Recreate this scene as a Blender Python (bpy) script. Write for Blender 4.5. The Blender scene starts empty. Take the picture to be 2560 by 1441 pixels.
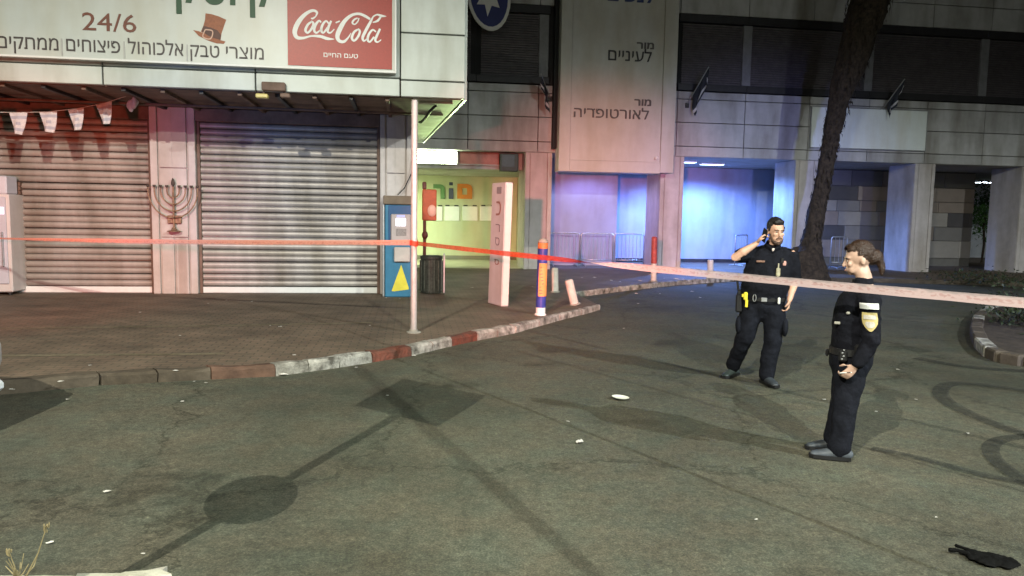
import bpy, bmesh, math, random
from mathutils import Vector, Matrix, noise as mnoise
R = math.radians
random.seed(7)
sc = bpy.context.scene
COL = sc.collection

# ------------------------------------------------------------------ camera
F, PITCH, ROLL, CAMH = 1850.0, R(5.4), R(0.96), 1.72
FW = Vector((0, math.cos(PITCH), -math.sin(PITCH)))
_r0, _u0 = Vector((1, 0, 0)), Vector((0, math.sin(PITCH), math.cos(PITCH)))
RT = math.cos(ROLL) * _r0 + math.sin(ROLL) * _u0
UP = -math.sin(ROLL) * _r0 + math.cos(ROLL) * _u0
cam = bpy.data.cameras.new('camera')
cam.sensor_width = 36.0
cam.lens = F / 2560 * 36.0
cam.clip_end = 600
cam.dof.use_dof = False
camo = bpy.data.objects.new('camera', cam)
COL.objects.link(camo)
mw = Matrix.Identity(4)
for i, v in enumerate((RT, UP, -FW)):
    for k in range(3):
        mw[k][i] = v[k]
mw[0][3], mw[1][3], mw[2][3] = 0, 0, CAMH
camo.matrix_world = mw
sc.camera = camo

# ------------------------------------------------------------------ world, exposure
wd = bpy.data.worlds.new('World')
sc.world = wd
wd.use_nodes = True
wn = wd.node_tree
sky = wn.nodes.new('ShaderNodeTexSky')
sky.sky_type = 'NISHITA'
sky.sun_disc = False
sky.sun_elevation = R(-3.0)
sky.sun_rotation = R(200)
bgn = wn.nodes['Background']
wn.links.new(sky.outputs[0], bgn.inputs[0])
bgn.inputs[1].default_value = 0.06
sc.view_settings.view_transform = 'Standard'
sc.view_settings.look = 'None'
sc.view_settings.exposure = 0.0
sc.view_settings.gamma = 1.0
sc.view_settings.use_curve_mapping = False
sc.cycles.use_denoising = True
sc.cycles.max_bounces = 6
sc.cycles.filter_width = 1.5
sc.cycles.sample_clamp_indirect = 6.0

LAMP_A = Vector((-4.3, -5.1, 9.0))
LAMP_B = Vector((13.0, -2.1, 9.0))
LAMP_C = Vector((3.6, -3.6, 7.5))
POWER = {'A': 9800, 'B': 10600, 'C': 4900}
RED_BAR, BLUE_BAR = 1900, 800
RED_BEAM, BLUE_BEAM = 20000, 11000

# ------------------------------------------------------------------ pixel helpers
def ray(px, py):
    return FW + RT * ((px - 1280) / F) + UP * ((720.5 - py) / F)
CAMP = Vector((0, 0, CAMH))
def ground(px, py, h=0.0):
    d = ray(px, py)
    return CAMP + d * ((h - CAMH) / d.z)
def at_depth(px, py, y):
    d = ray(px, py)
    return CAMP + d * (y / d.y)
YAW = R(8)
UAX, WAX = Vector((math.cos(YAW), math.sin(YAW), 0)), Vector((-math.sin(YAW), math.cos(YAW), 0))
class Frame:
    def __init__(s, o):
        s.o = Vector((o.x, o.y, 0))
    def uz(s, px, py, w=0.0):
        d = ray(px, py)
        t = (w - (CAMP - s.o).dot(WAX)) / d.dot(WAX)
        p = CAMP + d * t
        return (p - s.o).dot(UAX), p.z
    def u(s, px, w=0.0, py=550):
        return s.uz(px, py, w)[0]
    def z(s, px, py, w=0.0):
        return s.uz(px, py, w)[1]
    def world(s, u, w, z=0.0):
        return s.o + UAX * u + WAX * w + Vector((0, 0, z))
    def local(s, p):
        return (p - s.o).dot(UAX), (p - s.o).dot(WAX), p.z
PAVE = 0.10
KF = Frame(ground(430, 735, PAVE))
CF = Frame(ground(1670, 676, PAVE))

# ------------------------------------------------------------------ materials
MATS = {}
def M(name, col, rough=.6, var=.18, scale=5.0, bump=.0, bscale=60.0, metal=0.0, rand=0.0,
      emit=None, estr=0.0, col2=None, stain=0.0, spec=.4, stretch=None):
    if name in MATS:
        return MATS[name]
    m = bpy.data.materials.new(name)
    m.use_nodes = True
    nt = m.node_tree
    b = nt.nodes['Principled BSDF']
    b.inputs['Roughness'].default_value = rough
    b.inputs['Metallic'].default_value = metal
    b.inputs['Specular IOR Level'].default_value = spec
    geo = nt.nodes.new('ShaderNodeNewGeometry')
    vec = geo.outputs['Position']
    if stretch:
        mp = nt.nodes.new('ShaderNodeMapping')
        mp.inputs['Scale'].default_value = stretch
        nt.links.new(vec, mp.inputs['Vector'])
        vec = mp.outputs['Vector']
    n1 = nt.nodes.new('ShaderNodeTexNoise')
    n1.inputs['Scale'].default_value = scale
    n1.inputs['Detail'].default_value = 6
    n1.inputs['Roughness'].default_value = .65
    nt.links.new(vec, n1.inputs['Vector'])
    rp = nt.nodes.new('ShaderNodeValToRGB')
    rp.color_ramp.elements[0].position = .32
    rp.color_ramp.elements[1].position = .68
    c = Vector(col)
    lo = c * (1 - var)
    hi = Vector(col2) if col2 else c * (1 + var)
    rp.color_ramp.elements[0].color = (*lo, 1)
    rp.color_ramp.elements[1].color = (*hi, 1)
    nt.links.new(n1.outputs['Fac'], rp.inputs['Fac'])
    out = rp.outputs['Color']
    if stain:
        n2 = nt.nodes.new('ShaderNodeTexNoise')
        n2.inputs['Scale'].default_value = .9
        n2.inputs['Detail'].default_value = 8
        mp2 = nt.nodes.new('ShaderNodeMapping')
        mp2.inputs['Scale'].default_value = (2.2, 2.2, .5)
        nt.links.new(geo.outputs['Position'], mp2.inputs['Vector'])
        nt.links.new(mp2.outputs['Vector'], n2.inputs['Vector'])
        r2 = nt.nodes.new('ShaderNodeValToRGB')
        r2.color_ramp.elements[0].position = .42
        r2.color_ramp.elements[1].position = .72
        r2.color_ramp.elements[0].color = (1, 1, 1, 1)
        k = 1 - stain
        r2.color_ramp.elements[1].color = (k, k * .95, k * .86, 1)
        nt.links.new(n2.outputs['Fac'], r2.inputs['Fac'])
        mx = nt.nodes.new('ShaderNodeMix')
        mx.data_type = 'RGBA'
        mx.blend_type = 'MULTIPLY'
        mx.inputs['Factor'].default_value = 1
        nt.links.new(out, mx.inputs['A'])
        nt.links.new(r2.outputs['Color'], mx.inputs['B'])
        out = mx.outputs['Result']
    if rand:
        oi = nt.nodes.new('ShaderNodeObjectInfo')
        mr = nt.nodes.new('ShaderNodeMapRange')
        mr.inputs['To Min'].default_value = 1 - rand
        mr.inputs['To Max'].default_value = 1 + rand
        nt.links.new(oi.outputs['Random'], mr.inputs['Value'])
        hs = nt.nodes.new('ShaderNodeHueSaturation')
        nt.links.new(mr.outputs['Result'], hs.inputs['Value'])
        nt.links.new(out, hs.inputs['Color'])
        out = hs.outputs['Color']
    nt.links.new(out, b.inputs['Base Color'])
    if bump:
        n3 = nt.nodes.new('ShaderNodeTexNoise')
        n3.inputs['Scale'].default_value = bscale
        n3.inputs['Detail'].default_value = 4
        nt.links.new(vec, n3.inputs['Vector'])
        bp = nt.nodes.new('ShaderNodeBump')
        bp.inputs['Strength'].default_value = bump
        bp.inputs['Distance'].default_value = .02
        nt.links.new(n3.outputs['Fac'], bp.inputs['Height'])
        nt.links.new(bp.outputs['Normal'], b.inputs['Normal'])
    if emit:
        b.inputs['Emission Color'].default_value = (*emit, 1)
        b.inputs['Emission Strength'].default_value = estr
    MATS[name] = m
    return m

def asphalt():
    m = bpy.data.materials.new('asphalt')
    m.use_nodes = True
    nt = m.node_tree
    b = nt.nodes['Principled BSDF']
    geo = nt.nodes.new('ShaderNodeNewGeometry')
    def nz(scale, det, ro=.6):
        n = nt.nodes.new('ShaderNodeTexNoise')
        n.inputs['Scale'].default_value = scale
        n.inputs['Detail'].default_value = det
        n.inputs['Roughness'].default_value = ro
        nt.links.new(geo.outputs['Position'], n.inputs['Vector'])
        return n
    def ramp(fac, stops):
        r = nt.nodes.new('ShaderNodeValToRGB')
        el = r.color_ramp.elements
        while len(el) < len(stops):
            el.new(.5)
        for e, (p, c) in zip(el, stops):
            e.position = p
            e.color = (*c, 1)
        nt.links.new(fac, r.inputs['Fac'])
        return r.outputs['Color']
    def mul(a, c, f=1.0, mode='MULTIPLY'):
        x = nt.nodes.new('ShaderNodeMix')
        x.data_type = 'RGBA'
        x.blend_type = mode
        x.inputs['Factor'].default_value = f
        nt.links.new(a, x.inputs['A'])
        nt.links.new(c, x.inputs['B'])
        return x.outputs['Result']
    base = ramp(nz(.45, 7).outputs['Fac'], [(.3, (.056, .058, .047)), (.5, (.079, .081, .065)), (.7, (.104, .105, .084))])
    hue = ramp(nz(2.3, 5).outputs['Fac'], [(.35, (.95, 1.01, .95)), (.6, (1.10, 1.0, .90))])
    mot = ramp(nz(14, 6, .7).outputs['Fac'], [(.3, (.72, .72, .72)), (.68, (1.25, 1.25, 1.25))])
    spk = mul(ramp(nz(95, 3, .8).outputs['Fac'], [(.32, (.55, .55, .55)), (.52, (1, 1, 1)), (.72, (1.9, 1.87, 1.7))]), ramp(nz(38, 4, .9).outputs['Fac'], [(.34, (.74, .74, .74)), (.5, (1, 1, 1)), (.66, (1.3, 1.29, 1.25))]))
    c = mul(mul(mul(base, hue), mot), spk)
    big = ramp(nz(.16, 5, .7).outputs['Fac'], [(.36, (.62, .62, .60)), (.52, (1, 1, 1)), (.70, (1.15, 1.14, 1.10))])
    c = mul(c, big)
    oil = ramp(nz(.9, 3, .5).outputs['Fac'], [(.60, (1, 1, 1)), (.70, (.60, .60, .58))])
    c = mul(c, oil)
    wv = nz(1.1, 6, .7)
    va = nt.nodes.new('ShaderNodeVectorMath'); va.operation = 'MULTIPLY_ADD'
    va.inputs[1].default_value = (1.5, 1.5, 0)
    nt.links.new(wv.outputs['Color'], va.inputs[0])
    nt.links.new(geo.outputs['Position'], va.inputs[2])
    vo = nt.nodes.new('ShaderNodeTexVoronoi')
    vo.feature = 'DISTANCE_TO_EDGE'
    vo.inputs['Scale'].default_value = .30
    nt.links.new(va.outputs[0], vo.inputs['Vector'])
    c = mul(c, ramp(vo.outputs['Distance'], [(.0, (.42, .42, .40)), (.010, (1, 1, 1))]), .8)
    nt.links.new(c, b.inputs['Base Color'])
    b.inputs['Roughness'].default_value = .82
    b.inputs['Specular IOR Level'].default_value = .3
    n3 = nz(70, 5, .7)
    bp = nt.nodes.new('ShaderNodeBump')
    bp.inputs['Strength'].default_value = .45
    bp.inputs['Distance'].default_value = .02
    nt.links.new(n3.outputs['Fac'], bp.inputs['Height'])
    nt.links.new(bp.outputs['Normal'], b.inputs['Normal'])
    return m

def pavers():
    m = bpy.data.materials.new('pavers')
    m.use_nodes = True
    nt = m.node_tree
    b = nt.nodes['Principled BSDF']
    geo = nt.nodes.new('ShaderNodeNewGeometry')
    mp = nt.nodes.new('ShaderNodeMapping')
    mp.inputs['Rotation'].default_value = (0, 0, -YAW)
    nt.links.new(geo.outputs['Position'], mp.inputs['Vector'])
    br = nt.nodes.new('ShaderNodeTexBrick')
    br.inputs['Scale'].default_value = 2.4
    br.inputs['Color1'].default_value = (.165, .118, .086, 1)
    br.inputs['Color2'].default_value = (.135, .104, .075, 1)
    br.inputs['Mortar'].default_value = (.085, .068, .050, 1)
    br.inputs['Mortar Size'].default_value = .022
    nt.links.new(mp.outputs['Vector'], br.inputs['Vector'])
    n = nt.nodes.new('ShaderNodeTexNoise')
    n.inputs['Scale'].default_value = 1.3
    n.inputs['Detail'].default_value = 8
    n.inputs['Roughness'].default_value = .7
    nt.links.new(geo.outputs['Position'], n.inputs['Vector'])
    r = nt.nodes.new('ShaderNodeValToRGB')
    r.color_ramp.elements[0].position = .3
    r.color_ramp.elements[0].color = (.55, .55, .52, 1)
    r.color_ramp.elements[1].position = .7
    r.color_ramp.elements[1].color = (1.3, 1.27, 1.2, 1)
    nt.links.new(n.outputs['Fac'], r.inputs['Fac'])
    x = nt.nodes.new('ShaderNodeMix')
    x.data_type = 'RGBA'
    x.blend_type = 'MULTIPLY'
    x.inputs['Factor'].default_value = 1
    nt.links.new(br.outputs['Color'], x.inputs['A'])
    nt.links.new(r.outputs['Color'], x.inputs['B'])
    nt.links.new(x.outputs['Result'], b.inputs['Base Color'])
    b.inputs['Roughness'].default_value = .75
    bp = nt.nodes.new('ShaderNodeBump')
    bp.inputs['Strength'].default_value = .4
    bp.inputs['Distance'].default_value = .01
    n2 = nt.nodes.new('ShaderNodeTexNoise')
    n2.inputs['Scale'].default_value = 50
    nt.links.new(geo.outputs['Position'], n2.inputs['Vector'])
    nt.links.new(n2.outputs['Fac'], bp.inputs['Height'])
    nt.links.new(bp.outputs['Normal'], b.inputs['Normal'])
    return m

ASPH, PAV = asphalt(), pavers()
m_panel = M('white_cladding', (.50, .54, .51), .42, .05, 3, stain=.30, rand=.04)
m_clad = M('grey_cladding', (.46, .46, .46), .5, .10, 2.5, stain=.45, rand=.09)
m_dark = M('dark_gap', (.012, .012, .013), .7, .2)
m_frame_d = M('dark_frame', (.025, .024, .026), .5, .2)
m_brown = M('brown_soffit', (.17, .11, .085), .75, .3, 4, stain=.3)
m_soff = M('pale_soffit', (.46, .48, .40), .7, .15, 3, stain=.35)
m_slat = M('shutter_metal', (.37, .34, .315), .42, .10, 4, metal=.15, stain=.38, rand=.07, stretch=(1.6, 1.6, .45))
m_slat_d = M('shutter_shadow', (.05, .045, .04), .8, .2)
m_pil = M('pillar_stone', (.52, .47, .45), .6, .08, 5, stain=.25)
m_wht = M('white_paint', (.74, .74, .72), .5, .05, 6)
m_signw = M('sign_white', (.52, .55, .53), .38, .04, 2, stain=.10)
m_red = M('sign_red', (.31, .022, .013), .4, .12, 30)
m_green_t = M('green_letter', (.02, .075, .035), .5, .1)
m_brown_t = M('brown_letter', (.16, .055, .035), .5, .1)
m_dk_t = M('dark_letter', (.06, .05, .05), .5, .1)
m_grey_t = M('grey_letter', (.42, .42, .41), .5, .1)
m_hat = M('hat_brown', (.27, .085, .035), .5, .2, 20)
m_hat_d = M('hat_band', (.075, .025, .018), .5, .2)
m_buckle = M('hat_buckle', (.55, .33, .25), .4, .1)
m_pole = M('pole_metal', (.46, .43, .42), .45, .12, 9, metal=.2, stain=.25)
m_galv = M('galvanised', (.45, .46, .48), .38, .15, 12, metal=.7)
m_bluep = M('blue_paint', (.035, .05, .27), .42, .2, 9, stain=.3)
m_orange = M('orange_print', (.78, .30, .10), .5, .12, 18)
m_bluewall = M('recess_wall', (.32, .36, .48), .65, .06, 2, stain=.15)
m_hallwall = M('hall_wall', (.50, .54, .38), .6, .05, 2, stain=.10)
m_ceil = M('ceiling_board', (.36, .36, .35), .7, .08, 3, stain=.2)
m_uniform = M('uniform_cloth', (.0075, .008, .012), .9, .3, 20, bump=.35, bscale=45, spec=.12)
m_trouser = M('trouser_cloth', (.009, .010, .015), .9, .3, 14, bump=.4, bscale=30, spec=.12)
m_boot = M('boot_leather', (.035, .042, .05), .5, .3, 20, bump=.2)
m_leather = M('belt_leather', (.012, .012, .013), .45, .2)
m_skin = M('skin', (.56, .33, .235), .5, .10, 18, bump=.08, spec=.4)
m_skin2 = M('skin_pale', (.47, .31, .24), .5, .10, 18, bump=.08, spec=.4)
m_hair = M('black_hair', (.012, .010, .010), .5, .4, 60, bump=.6, bscale=120, stretch=(1, 1, .4))
m_hair2 = M('brown_hair', (.030, .015, .009), .45, .4, 60, bump=.6, bscale=120, stretch=(1, .5, 1))
m_beard = M('beard_hair', (.075, .042, .030), .7, .4, 90, bump=.6, bscale=160)
m_eye = M('eye_dark', (.03, .022, .02), .15, .1)
m_lip = M('lip', (.34, .17, .14), .5, .1)
m_brass = M('badge_metal', (.60, .56, .42), .3, .2, 40, metal=.5)
m_yel = M('yellow_plastic', (.75, .62, .05), .45, .1)
m_black = M('black_plastic', (.010, .010, .011), .5, .2)
m_bark = M('bark', (.024, .018, .013), .95, .5, 9, bump=.9, bscale=22, col2=(.060, .043, .028))
m_boot_b = M('bark_fibre', (.040, .030, .021), .95, .4, 12, rand=.3)
m_leaf_d = M('dark_leaf', (.028, .040, .018), .6, .4, 3)
m_leaf_g = M('green_leaf', (.05, .13, .025), .5, .35, 6)
m_dry = M('dry_grass', (.20, .165, .085), .8, .25, 20)
m_soil = M('bed_soil', (.040, .030, .020), .95, .5, 6, bump=1.0, bscale=18)
m_conc = M('concrete', (.33, .32, .28), .8, .15, 8, bump=.3, stain=.3)
m_kw = M('kerb_white', (.10, .092, .075), .75, .3, 6, bump=.9, bscale=25, stain=.5, col2=(.56, .55, .50))
m_kr = M('kerb_red', (.09, .055, .04), .75, .3, 6, bump=.9, bscale=25, stain=.5, col2=(.23, .065, .04))
m_kg = M('kerb_grey', (.075, .060, .043), .8, .35, 5, bump=.4, bscale=25, stain=.3)
m_kf = M('kerb_faded_red', (.11, .062, .042), .8, .35, 5, bump=.4, bscale=25, stain=.3)
m_paper = M('paper', (.48, .46, .42), .8, .12, 30, rand=.15)
m_glass = M('car_glass', (.015, .018, .022), .06, .05, spec=.6)
m_car = M('car_white', (.72, .74, .76), .25, .03, 2, spec=.6)
m_tyre = M('tyre', (.02, .02, .02), .85, .2, 30)

# ------------------------------------------------------------------ mesh helpers
def tag(o, label=None, cat=None, group=None, kind=None):
    if label: o['label'] = label
    if cat: o['category'] = cat
    if group: o['group'] = group
    if kind: o['kind'] = kind
    return o
def mesh_of(bm, name, mats, smooth=False, angle=None):
    me = bpy.data.meshes.new(name)
    bm.normal_update()
    bm.to_mesh(me)
    bm.free()
    for m in (mats if isinstance(mats, (list, tuple)) else [mats]):
        me.materials.append(m)
    if smooth:
        for p in me.polygons:
            p.use_smooth = True
    return me
def obj(name, me, parent=None, mat=None, smooth=False, loc=None):
    if isinstance(me, bmesh.types.BMesh):
        me = mesh_of(me, name, mat, smooth)
    o = bpy.data.objects.new(name, me)
    COL.objects.link(o)
    if parent is not None:
        o.parent = parent
    if loc is not None:
        o.location = loc
    return o
def thing(name, label, cat, loc=(0, 0, 0), rz=0.0, group=None, kind=None):
    o = bpy.data.objects.new(name, None)
    o.empty_display_size = .1
    COL.objects.link(o)
    o.location = loc
    o.rotation_euler = (0, 0, rz)
    return tag(o, label, cat, group, kind)
def B():
    return bmesh.new()
def box(bm, x0, x1, y0, y1, z0, z1, bev=0.0, mi=0):
    vs = [bm.verts.new((x, y, z)) for z in (z0, z1) for y in (y0, y1) for x in (x0, x1)]
    fs = [bm.faces.new([vs[i] for i in f]) for f in
          ((0, 2, 3, 1), (4, 5, 7, 6), (0, 1, 5, 4), (2, 6, 7, 3), (0, 4, 6, 2), (1, 3, 7, 5))]
    for f in fs:
        f.material_index = mi
    if bev:
        es = list({e for f in fs for e in f.edges})
        r = bmesh.ops.bevel(bm, geom=es, offset=bev, segments=1, affect='EDGES', profile=.5)
        for f in r['faces']:
            f.material_index = mi
    return vs
def prism(bm, pts, w0, w1, mi=0):
    """polygon in (u,z) extruded from w0 to w1 along y"""
    a = [bm.verts.new((u, w0, z)) for u, z in pts]
    b = [bm.verts.new((u, w1, z)) for u, z in pts]
    n = len(pts)
    fs = [bm.faces.new(a), bm.faces.new(b[::-1])]
    for i in range(n):
        fs.append(bm.faces.new([a[i], b[i], b[(i + 1) % n], a[(i + 1) % n]]))
    for f in fs:
        f.material_index = mi
    bmesh.ops.recalc_face_normals(bm, faces=fs)
    return fs
def slab(bm, pts, z0, z1, mi=0):
    a = [bm.verts.new((x, y, z0)) for x, y in pts]
    b = [bm.verts.new((x, y, z1)) for x, y in pts]
    n = len(pts)
    fs = [bm.faces.new(a[::-1]), bm.faces.new(b)]
    for i in range(n):
        fs.append(bm.faces.new([a[i], a[(i + 1) % n], b[(i + 1) % n], b[i]]))
    for f in fs:
        f.material_index = mi
    bmesh.ops.recalc_face_normals(bm, faces=fs)
    bmesh.ops.triangulate(bm, faces=[f for f in fs if len(f.verts) > 4])
def ring(c, a, b, ra, rb, n):
    return [c + a * (ra * math.cos(2 * math.pi * i / n)) + b * (rb * math.sin(2 * math.pi * i / n)) for i in range(n)]
def loft(bm, path, side=(1, 0, 0), n=14, cap=True, mi=0):
    """path of (x,y,z,ra[,rb]); ra along side, rb across"""
    P = [Vector(p[:3]) for p in path]
    prev = None
    rings = []
    for i, p in enumerate(path):
        t = (P[min(i + 1, len(P) - 1)] - P[max(i - 1, 0)]).normalized()
        s = Vector(side)
        a = (s - t * s.dot(t))
        if a.length < .05:
            s = Vector((0, 1, 0)) if abs(side[1]) < .5 else Vector((0, 0, 1))
            a = s - t * s.dot(t)
        a.normalize()
        b = t.cross(a)
        ra = p[3]
        rb = p[4] if len(p) > 4 else ra
        rings.append((P[i], t, a, b, ra, rb))
    full = []
    if cap:
        c, t, a, b, ra, rb = rings[0]
        k = min(ra, rb)
        full += [(c - t * k * .85, a, b, ra * .45, rb * .45), (c - t * k * .5, a, b, ra * .82, rb * .82)]
    full += [(c, a, b, ra, rb) for c, t, a, b, ra, rb in rings]
    if cap:
        c, t, a, b, ra, rb = rings[-1]
        k = min(ra, rb)
        full += [(c + t * k * .5, a, b, ra * .82, rb * .82), (c + t * k * .85, a, b, ra * .45, rb * .45)]
    vr = [[bm.verts.new(q) for q in ring(c, a, b, ra, rb, n)] for c, a, b, ra, rb in full]
    fs = []
    for i in range(len(vr) - 1):
        for j in range(n):
            fs.append(bm.faces.new([vr[i][j], vr[i][(j + 1) % n], vr[i + 1][(j + 1) % n], vr[i + 1][j]]))
    fs.append(bm.faces.new(vr[0][::-1]))
    fs.append(bm.faces.new(vr[-1]))
    for f in fs:
        f.material_index = mi
    bmesh.ops.recalc_face_normals(bm, faces=fs)
def tube(bm, pts, r, n=8, mi=0):
    loft(bm, [(*p, r) for p in pts], side=(.31, .87, .38), n=n, cap=False, mi=mi)
def blob(bm, c, r, rot=None, seg=14, mi=0):
    m = Matrix.Translation(c) @ (rot.to_4x4() if rot else Matrix.Identity(4)) @ Matrix.Diagonal((*r, 1))
    r_ = bmesh.ops.create_uvsphere(bm, u_segments=seg, v_segments=max(6, seg * 2 // 3), radius=1, matrix=m)
    for v in r_['verts']:
        for f in v.link_faces:
            f.material_index = mi
def lathe(bm, prof, n=20, c=(0, 0), mi=0):
    """prof: (r,z) list"""
    rs = [[bm.verts.new((c[0] + r * math.cos(2 * math.pi * i / n), c[1] + r * math.sin(2 * math.pi * i / n), z)) for i in range(n)] for r, z in prof]
    for k in range(len(rs) - 1):
        for i in range(n):
            bm.faces.new([rs[k][i], rs[k][(i + 1) % n], rs[k + 1][(i + 1) % n], rs[k + 1][i]]).material_index = mi
    bm.faces.new(rs[0][::-1]).material_index = mi
    bm.faces.new(rs[-1]).material_index = mi
def remesh(bm, name, mat, voxel=.012, smooth=4):
    me = bpy.data.meshes.new(name)
    bm.to_mesh(me)
    bm.free()
    o = bpy.data.objects.new(name, me)
    COL.objects.link(o)
    md = o.modifiers.new('r', 'REMESH')
    md.mode = 'VOXEL'
    md.voxel_size = voxel
    md.use_smooth_shade = True
    if smooth:
        ms = o.modifiers.new('s', 'SMOOTH')
        ms.factor = .5
        ms.iterations = smooth
    dg = bpy.context.evaluated_depsgraph_get()
    dg.update()
    out = bpy.data.meshes.new_from_object(o.evaluated_get(dg))
    bpy.data.objects.remove(o)
    bpy.data.meshes.remove(me)
    out.name = name
    out.materials.clear()
    out.materials.append(mat)
    for p in out.polygons:
        p.use_smooth = True
    return out
def wrinkle(me, amp, sc_, seed=0.0, zs=1.0):
    me.update()
    ns = [v.normal.copy() for v in me.vertices]
    for v, nrm in zip(me.vertices, ns):
        p = v.co
        q = Vector((p.x * sc_ + seed, p.y * sc_, p.z * sc_ * zs))
        k = mnoise.noise(q) + .5 * mnoise.noise(q * 2.1)
        v.co = p + nrm * (amp * k)
_dgt = []
def _raw_text(s, bold=0.0, extrude=.02):
    cu = bpy.data.curves.new('txt', 'FONT')
    cu.body = s
    cu.extrude = extrude
    cu.offset = bold
    cu.resolution_u = 3
    o = bpy.data.objects.new('txt', cu)
    COL.objects.link(o)
    dg = bpy.context.evaluated_depsgraph_get()
    dg.update()
    me = bpy.data.meshes.new_from_object(o.evaluated_get(dg))
    bpy.data.objects.remove(o)
    bpy.data.curves.remove(cu)
    return me
def _ext(me):
    xs_ = [v.co.x for v in me.vertices]; ys_ = [v.co.y for v in me.vertices]
    return (min(xs_), max(xs_), min(ys_), max(ys_)) if xs_ else (0, 0, 0, 0)
def text_mesh(s, bold=0.0, extrude=.02):
    """text mesh; dalet and tav are composed from resh and het plus a serif box"""
    s2 = s.replace('ד', 'ר').replace('ת', 'ח')
    me = _raw_text(s2, bold, extrude)
    if s2 != s:
        bm = bmesh.new()
        bm.from_mesh(me)
        for i, ch in enumerate(s):
            if ch not in 'דת':
                continue
            x1 = _ext(_raw_text(s2[:i + 1]))[1]
            c = _ext(_raw_text(s2[i]))
            x0 = x1 - (c[1] - c[0])
            if ch == 'ד':
                box(bm, x1 - .03, x1 + .055, c[3] - .085, c[3], -extrude, extrude)
            else:
                box(bm, x0 - .075, x0 + .04, c[2], c[2] + .075, -extrude, extrude)
        bm.to_mesh(me)
        bm.free()
    return me
def heb(s):
    return s[::-1]
def lettering(name, s, u0, u1, z0, z1, w, mat, parent, bold=.012, depth=.012, tilt=0.0):
    """flat raised lettering filling a rectangle of a wall plane (local u, z), standing proud towards -w"""
    me = text_mesh(s, bold)
    xs = [v.co.x for v in me.vertices]; ys = [v.co.y for v in me.vertices]
    if not xs:
        return None
    ax, bx_, ay, by = min(xs), max(xs), min(ys), max(ys)
    for v in me.vertices:
        fx = (v.co.x - ax) / (bx_ - ax); fy = (v.co.y - ay) / (by - ay)
        d = depth if v.co.z > 0 else 0.0
        v.co = (u0 + (u1 - u0) * fx, w - d, z0 + (z1 - z0) * fy + tilt * fx)
    me.materials.clear()
    me.materials.append(mat)
    return obj(name, me, parent)
def ribbon(bm, pts, w, depth, mi=0, proud=0.0):
    """stroke of variable width in (u,z); pts: (u,z,halfwidth)"""
    # smooth with catmull
    P = []
    n = len(pts)
    for i in range(n - 1):
        p0, p1, p2, p3 = (pts[max(i - 1, 0)], pts[i], pts[i + 1], pts[min(i + 2, n - 1)])
        for k in range(5):
            t = k / 5
            P.append(tuple(.5 * ((2 * b) + (-a + c) * t + (2 * a - 5 * b + 4 * c - d) * t * t + (-a + 3 * b - 3 * c + d) * t ** 3)
                           for a, b, c, d in zip(p0, p1, p2, p3)))
    P.append(pts[-1])
    L, Rr = [], []
    for i, (u, z, h) in enumerate(P):
        a, b = P[max(i - 1, 0)], P[min(i + 1, len(P) - 1)]
        d = Vector((b[0] - a[0], b[1] - a[1]))
        d = d.normalized() if d.length > 1e-9 else Vector((1, 0))
        nx, nz = -d.y, d.x
        L.append(bm.verts.new((u + nx * h, w - depth, z + nz * h)))
        Rr.append(bm.verts.new((u - nx * h, w - depth, z - nz * h)))
    for i in range(len(P) - 1):
        bm.faces.new([L[i], L[i + 1], Rr[i + 1], Rr[i]]).material_index = mi

# =================================================================== SETTING: ground
def gp(px, py, h=0.0):
    p = ground(px, py, h)
    return (p.x, p.y)
bm = B()
S = 160
# road sheet, subdivided near the camera for slight unevenness
nx_, ny_ = 60, 60
def gl(i, n, a, b):
    return a + (b - a) * i / n
xs = [-S, -60, -30] + [gl(i, nx_, -18, 18) for i in range(nx_ + 1)] + [30, 60, S]
ys = [-S, -60, -20] + [gl(i, ny_, -4, 26) for i in range(ny_ + 1)] + [40, 80, S]
vg = [[bm.verts.new((x, y, -0.004 - .012 * abs(mnoise.noise(Vector((x * .35, y * .35, 1.3)))) )) for x in xs] for y in ys]
for j in range(len(ys) - 1):
    for i in range(len(xs) - 1):
        bm.faces.new([vg[j][i], vg[j][i + 1], vg[j + 1][i + 1], vg[j + 1][i]])
tag(obj('road', bm, mat=ASPH, smooth=True), 'dark worn asphalt road in front of the shops', kind='structure')

KERB_PX = [(-420, 1035), (-150, 1003), (0, 985), (250, 962), (530, 948), (690, 940), (850, 918), (930, 905), (1030, 889), (1130, 865), (1195, 851), (1290, 832), (1400, 801), (1500, 775)]
kerb_pts = [Vector((*gp(x, y), 0)) for x, y in KERB_PX]
B2_PX = [(1440, 743), (1560, 728), (1700, 712), (1850, 702), (2200, 706), (2560, 716)]
b2 = [Vector((*gp(x, y), 0)) for x, y in B2_PX]
b2 += [Vector((30, 21.0, 0)), Vector((60, 21.0, 0))]
def offset_path(P, d):
    out = []
    for i, p in enumerate(P):
        t = (P[min(i + 1, len(P) - 1)] - P[max(i - 1, 0)]).normalized()
        nrm = Vector((-t.y, t.x, 0))
        out.append(p + nrm * d)
    return out
inner1 = offset_path(kerb_pts, .135)
for _i, _w in ((-3, .13), (-2, .075), (-1, .06)):
    inner1[_i] = offset_path(kerb_pts, _w)[_i]
inner2 = offset_path(b2, .075)
poly = [(-60, inner1[0].y)] + [(p.x, p.y) for p in inner1] + [(p.x, p.y) for p in inner2] + [(60, 70), (-60, 70)]
bm = B()
slab(bm, poly, -.05, PAVE)
pavement = tag(obj('pavement', bm, mat=PAV), 'brown paved pavement in front of the shuttered kiosk and clinic', kind='structure')

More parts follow.
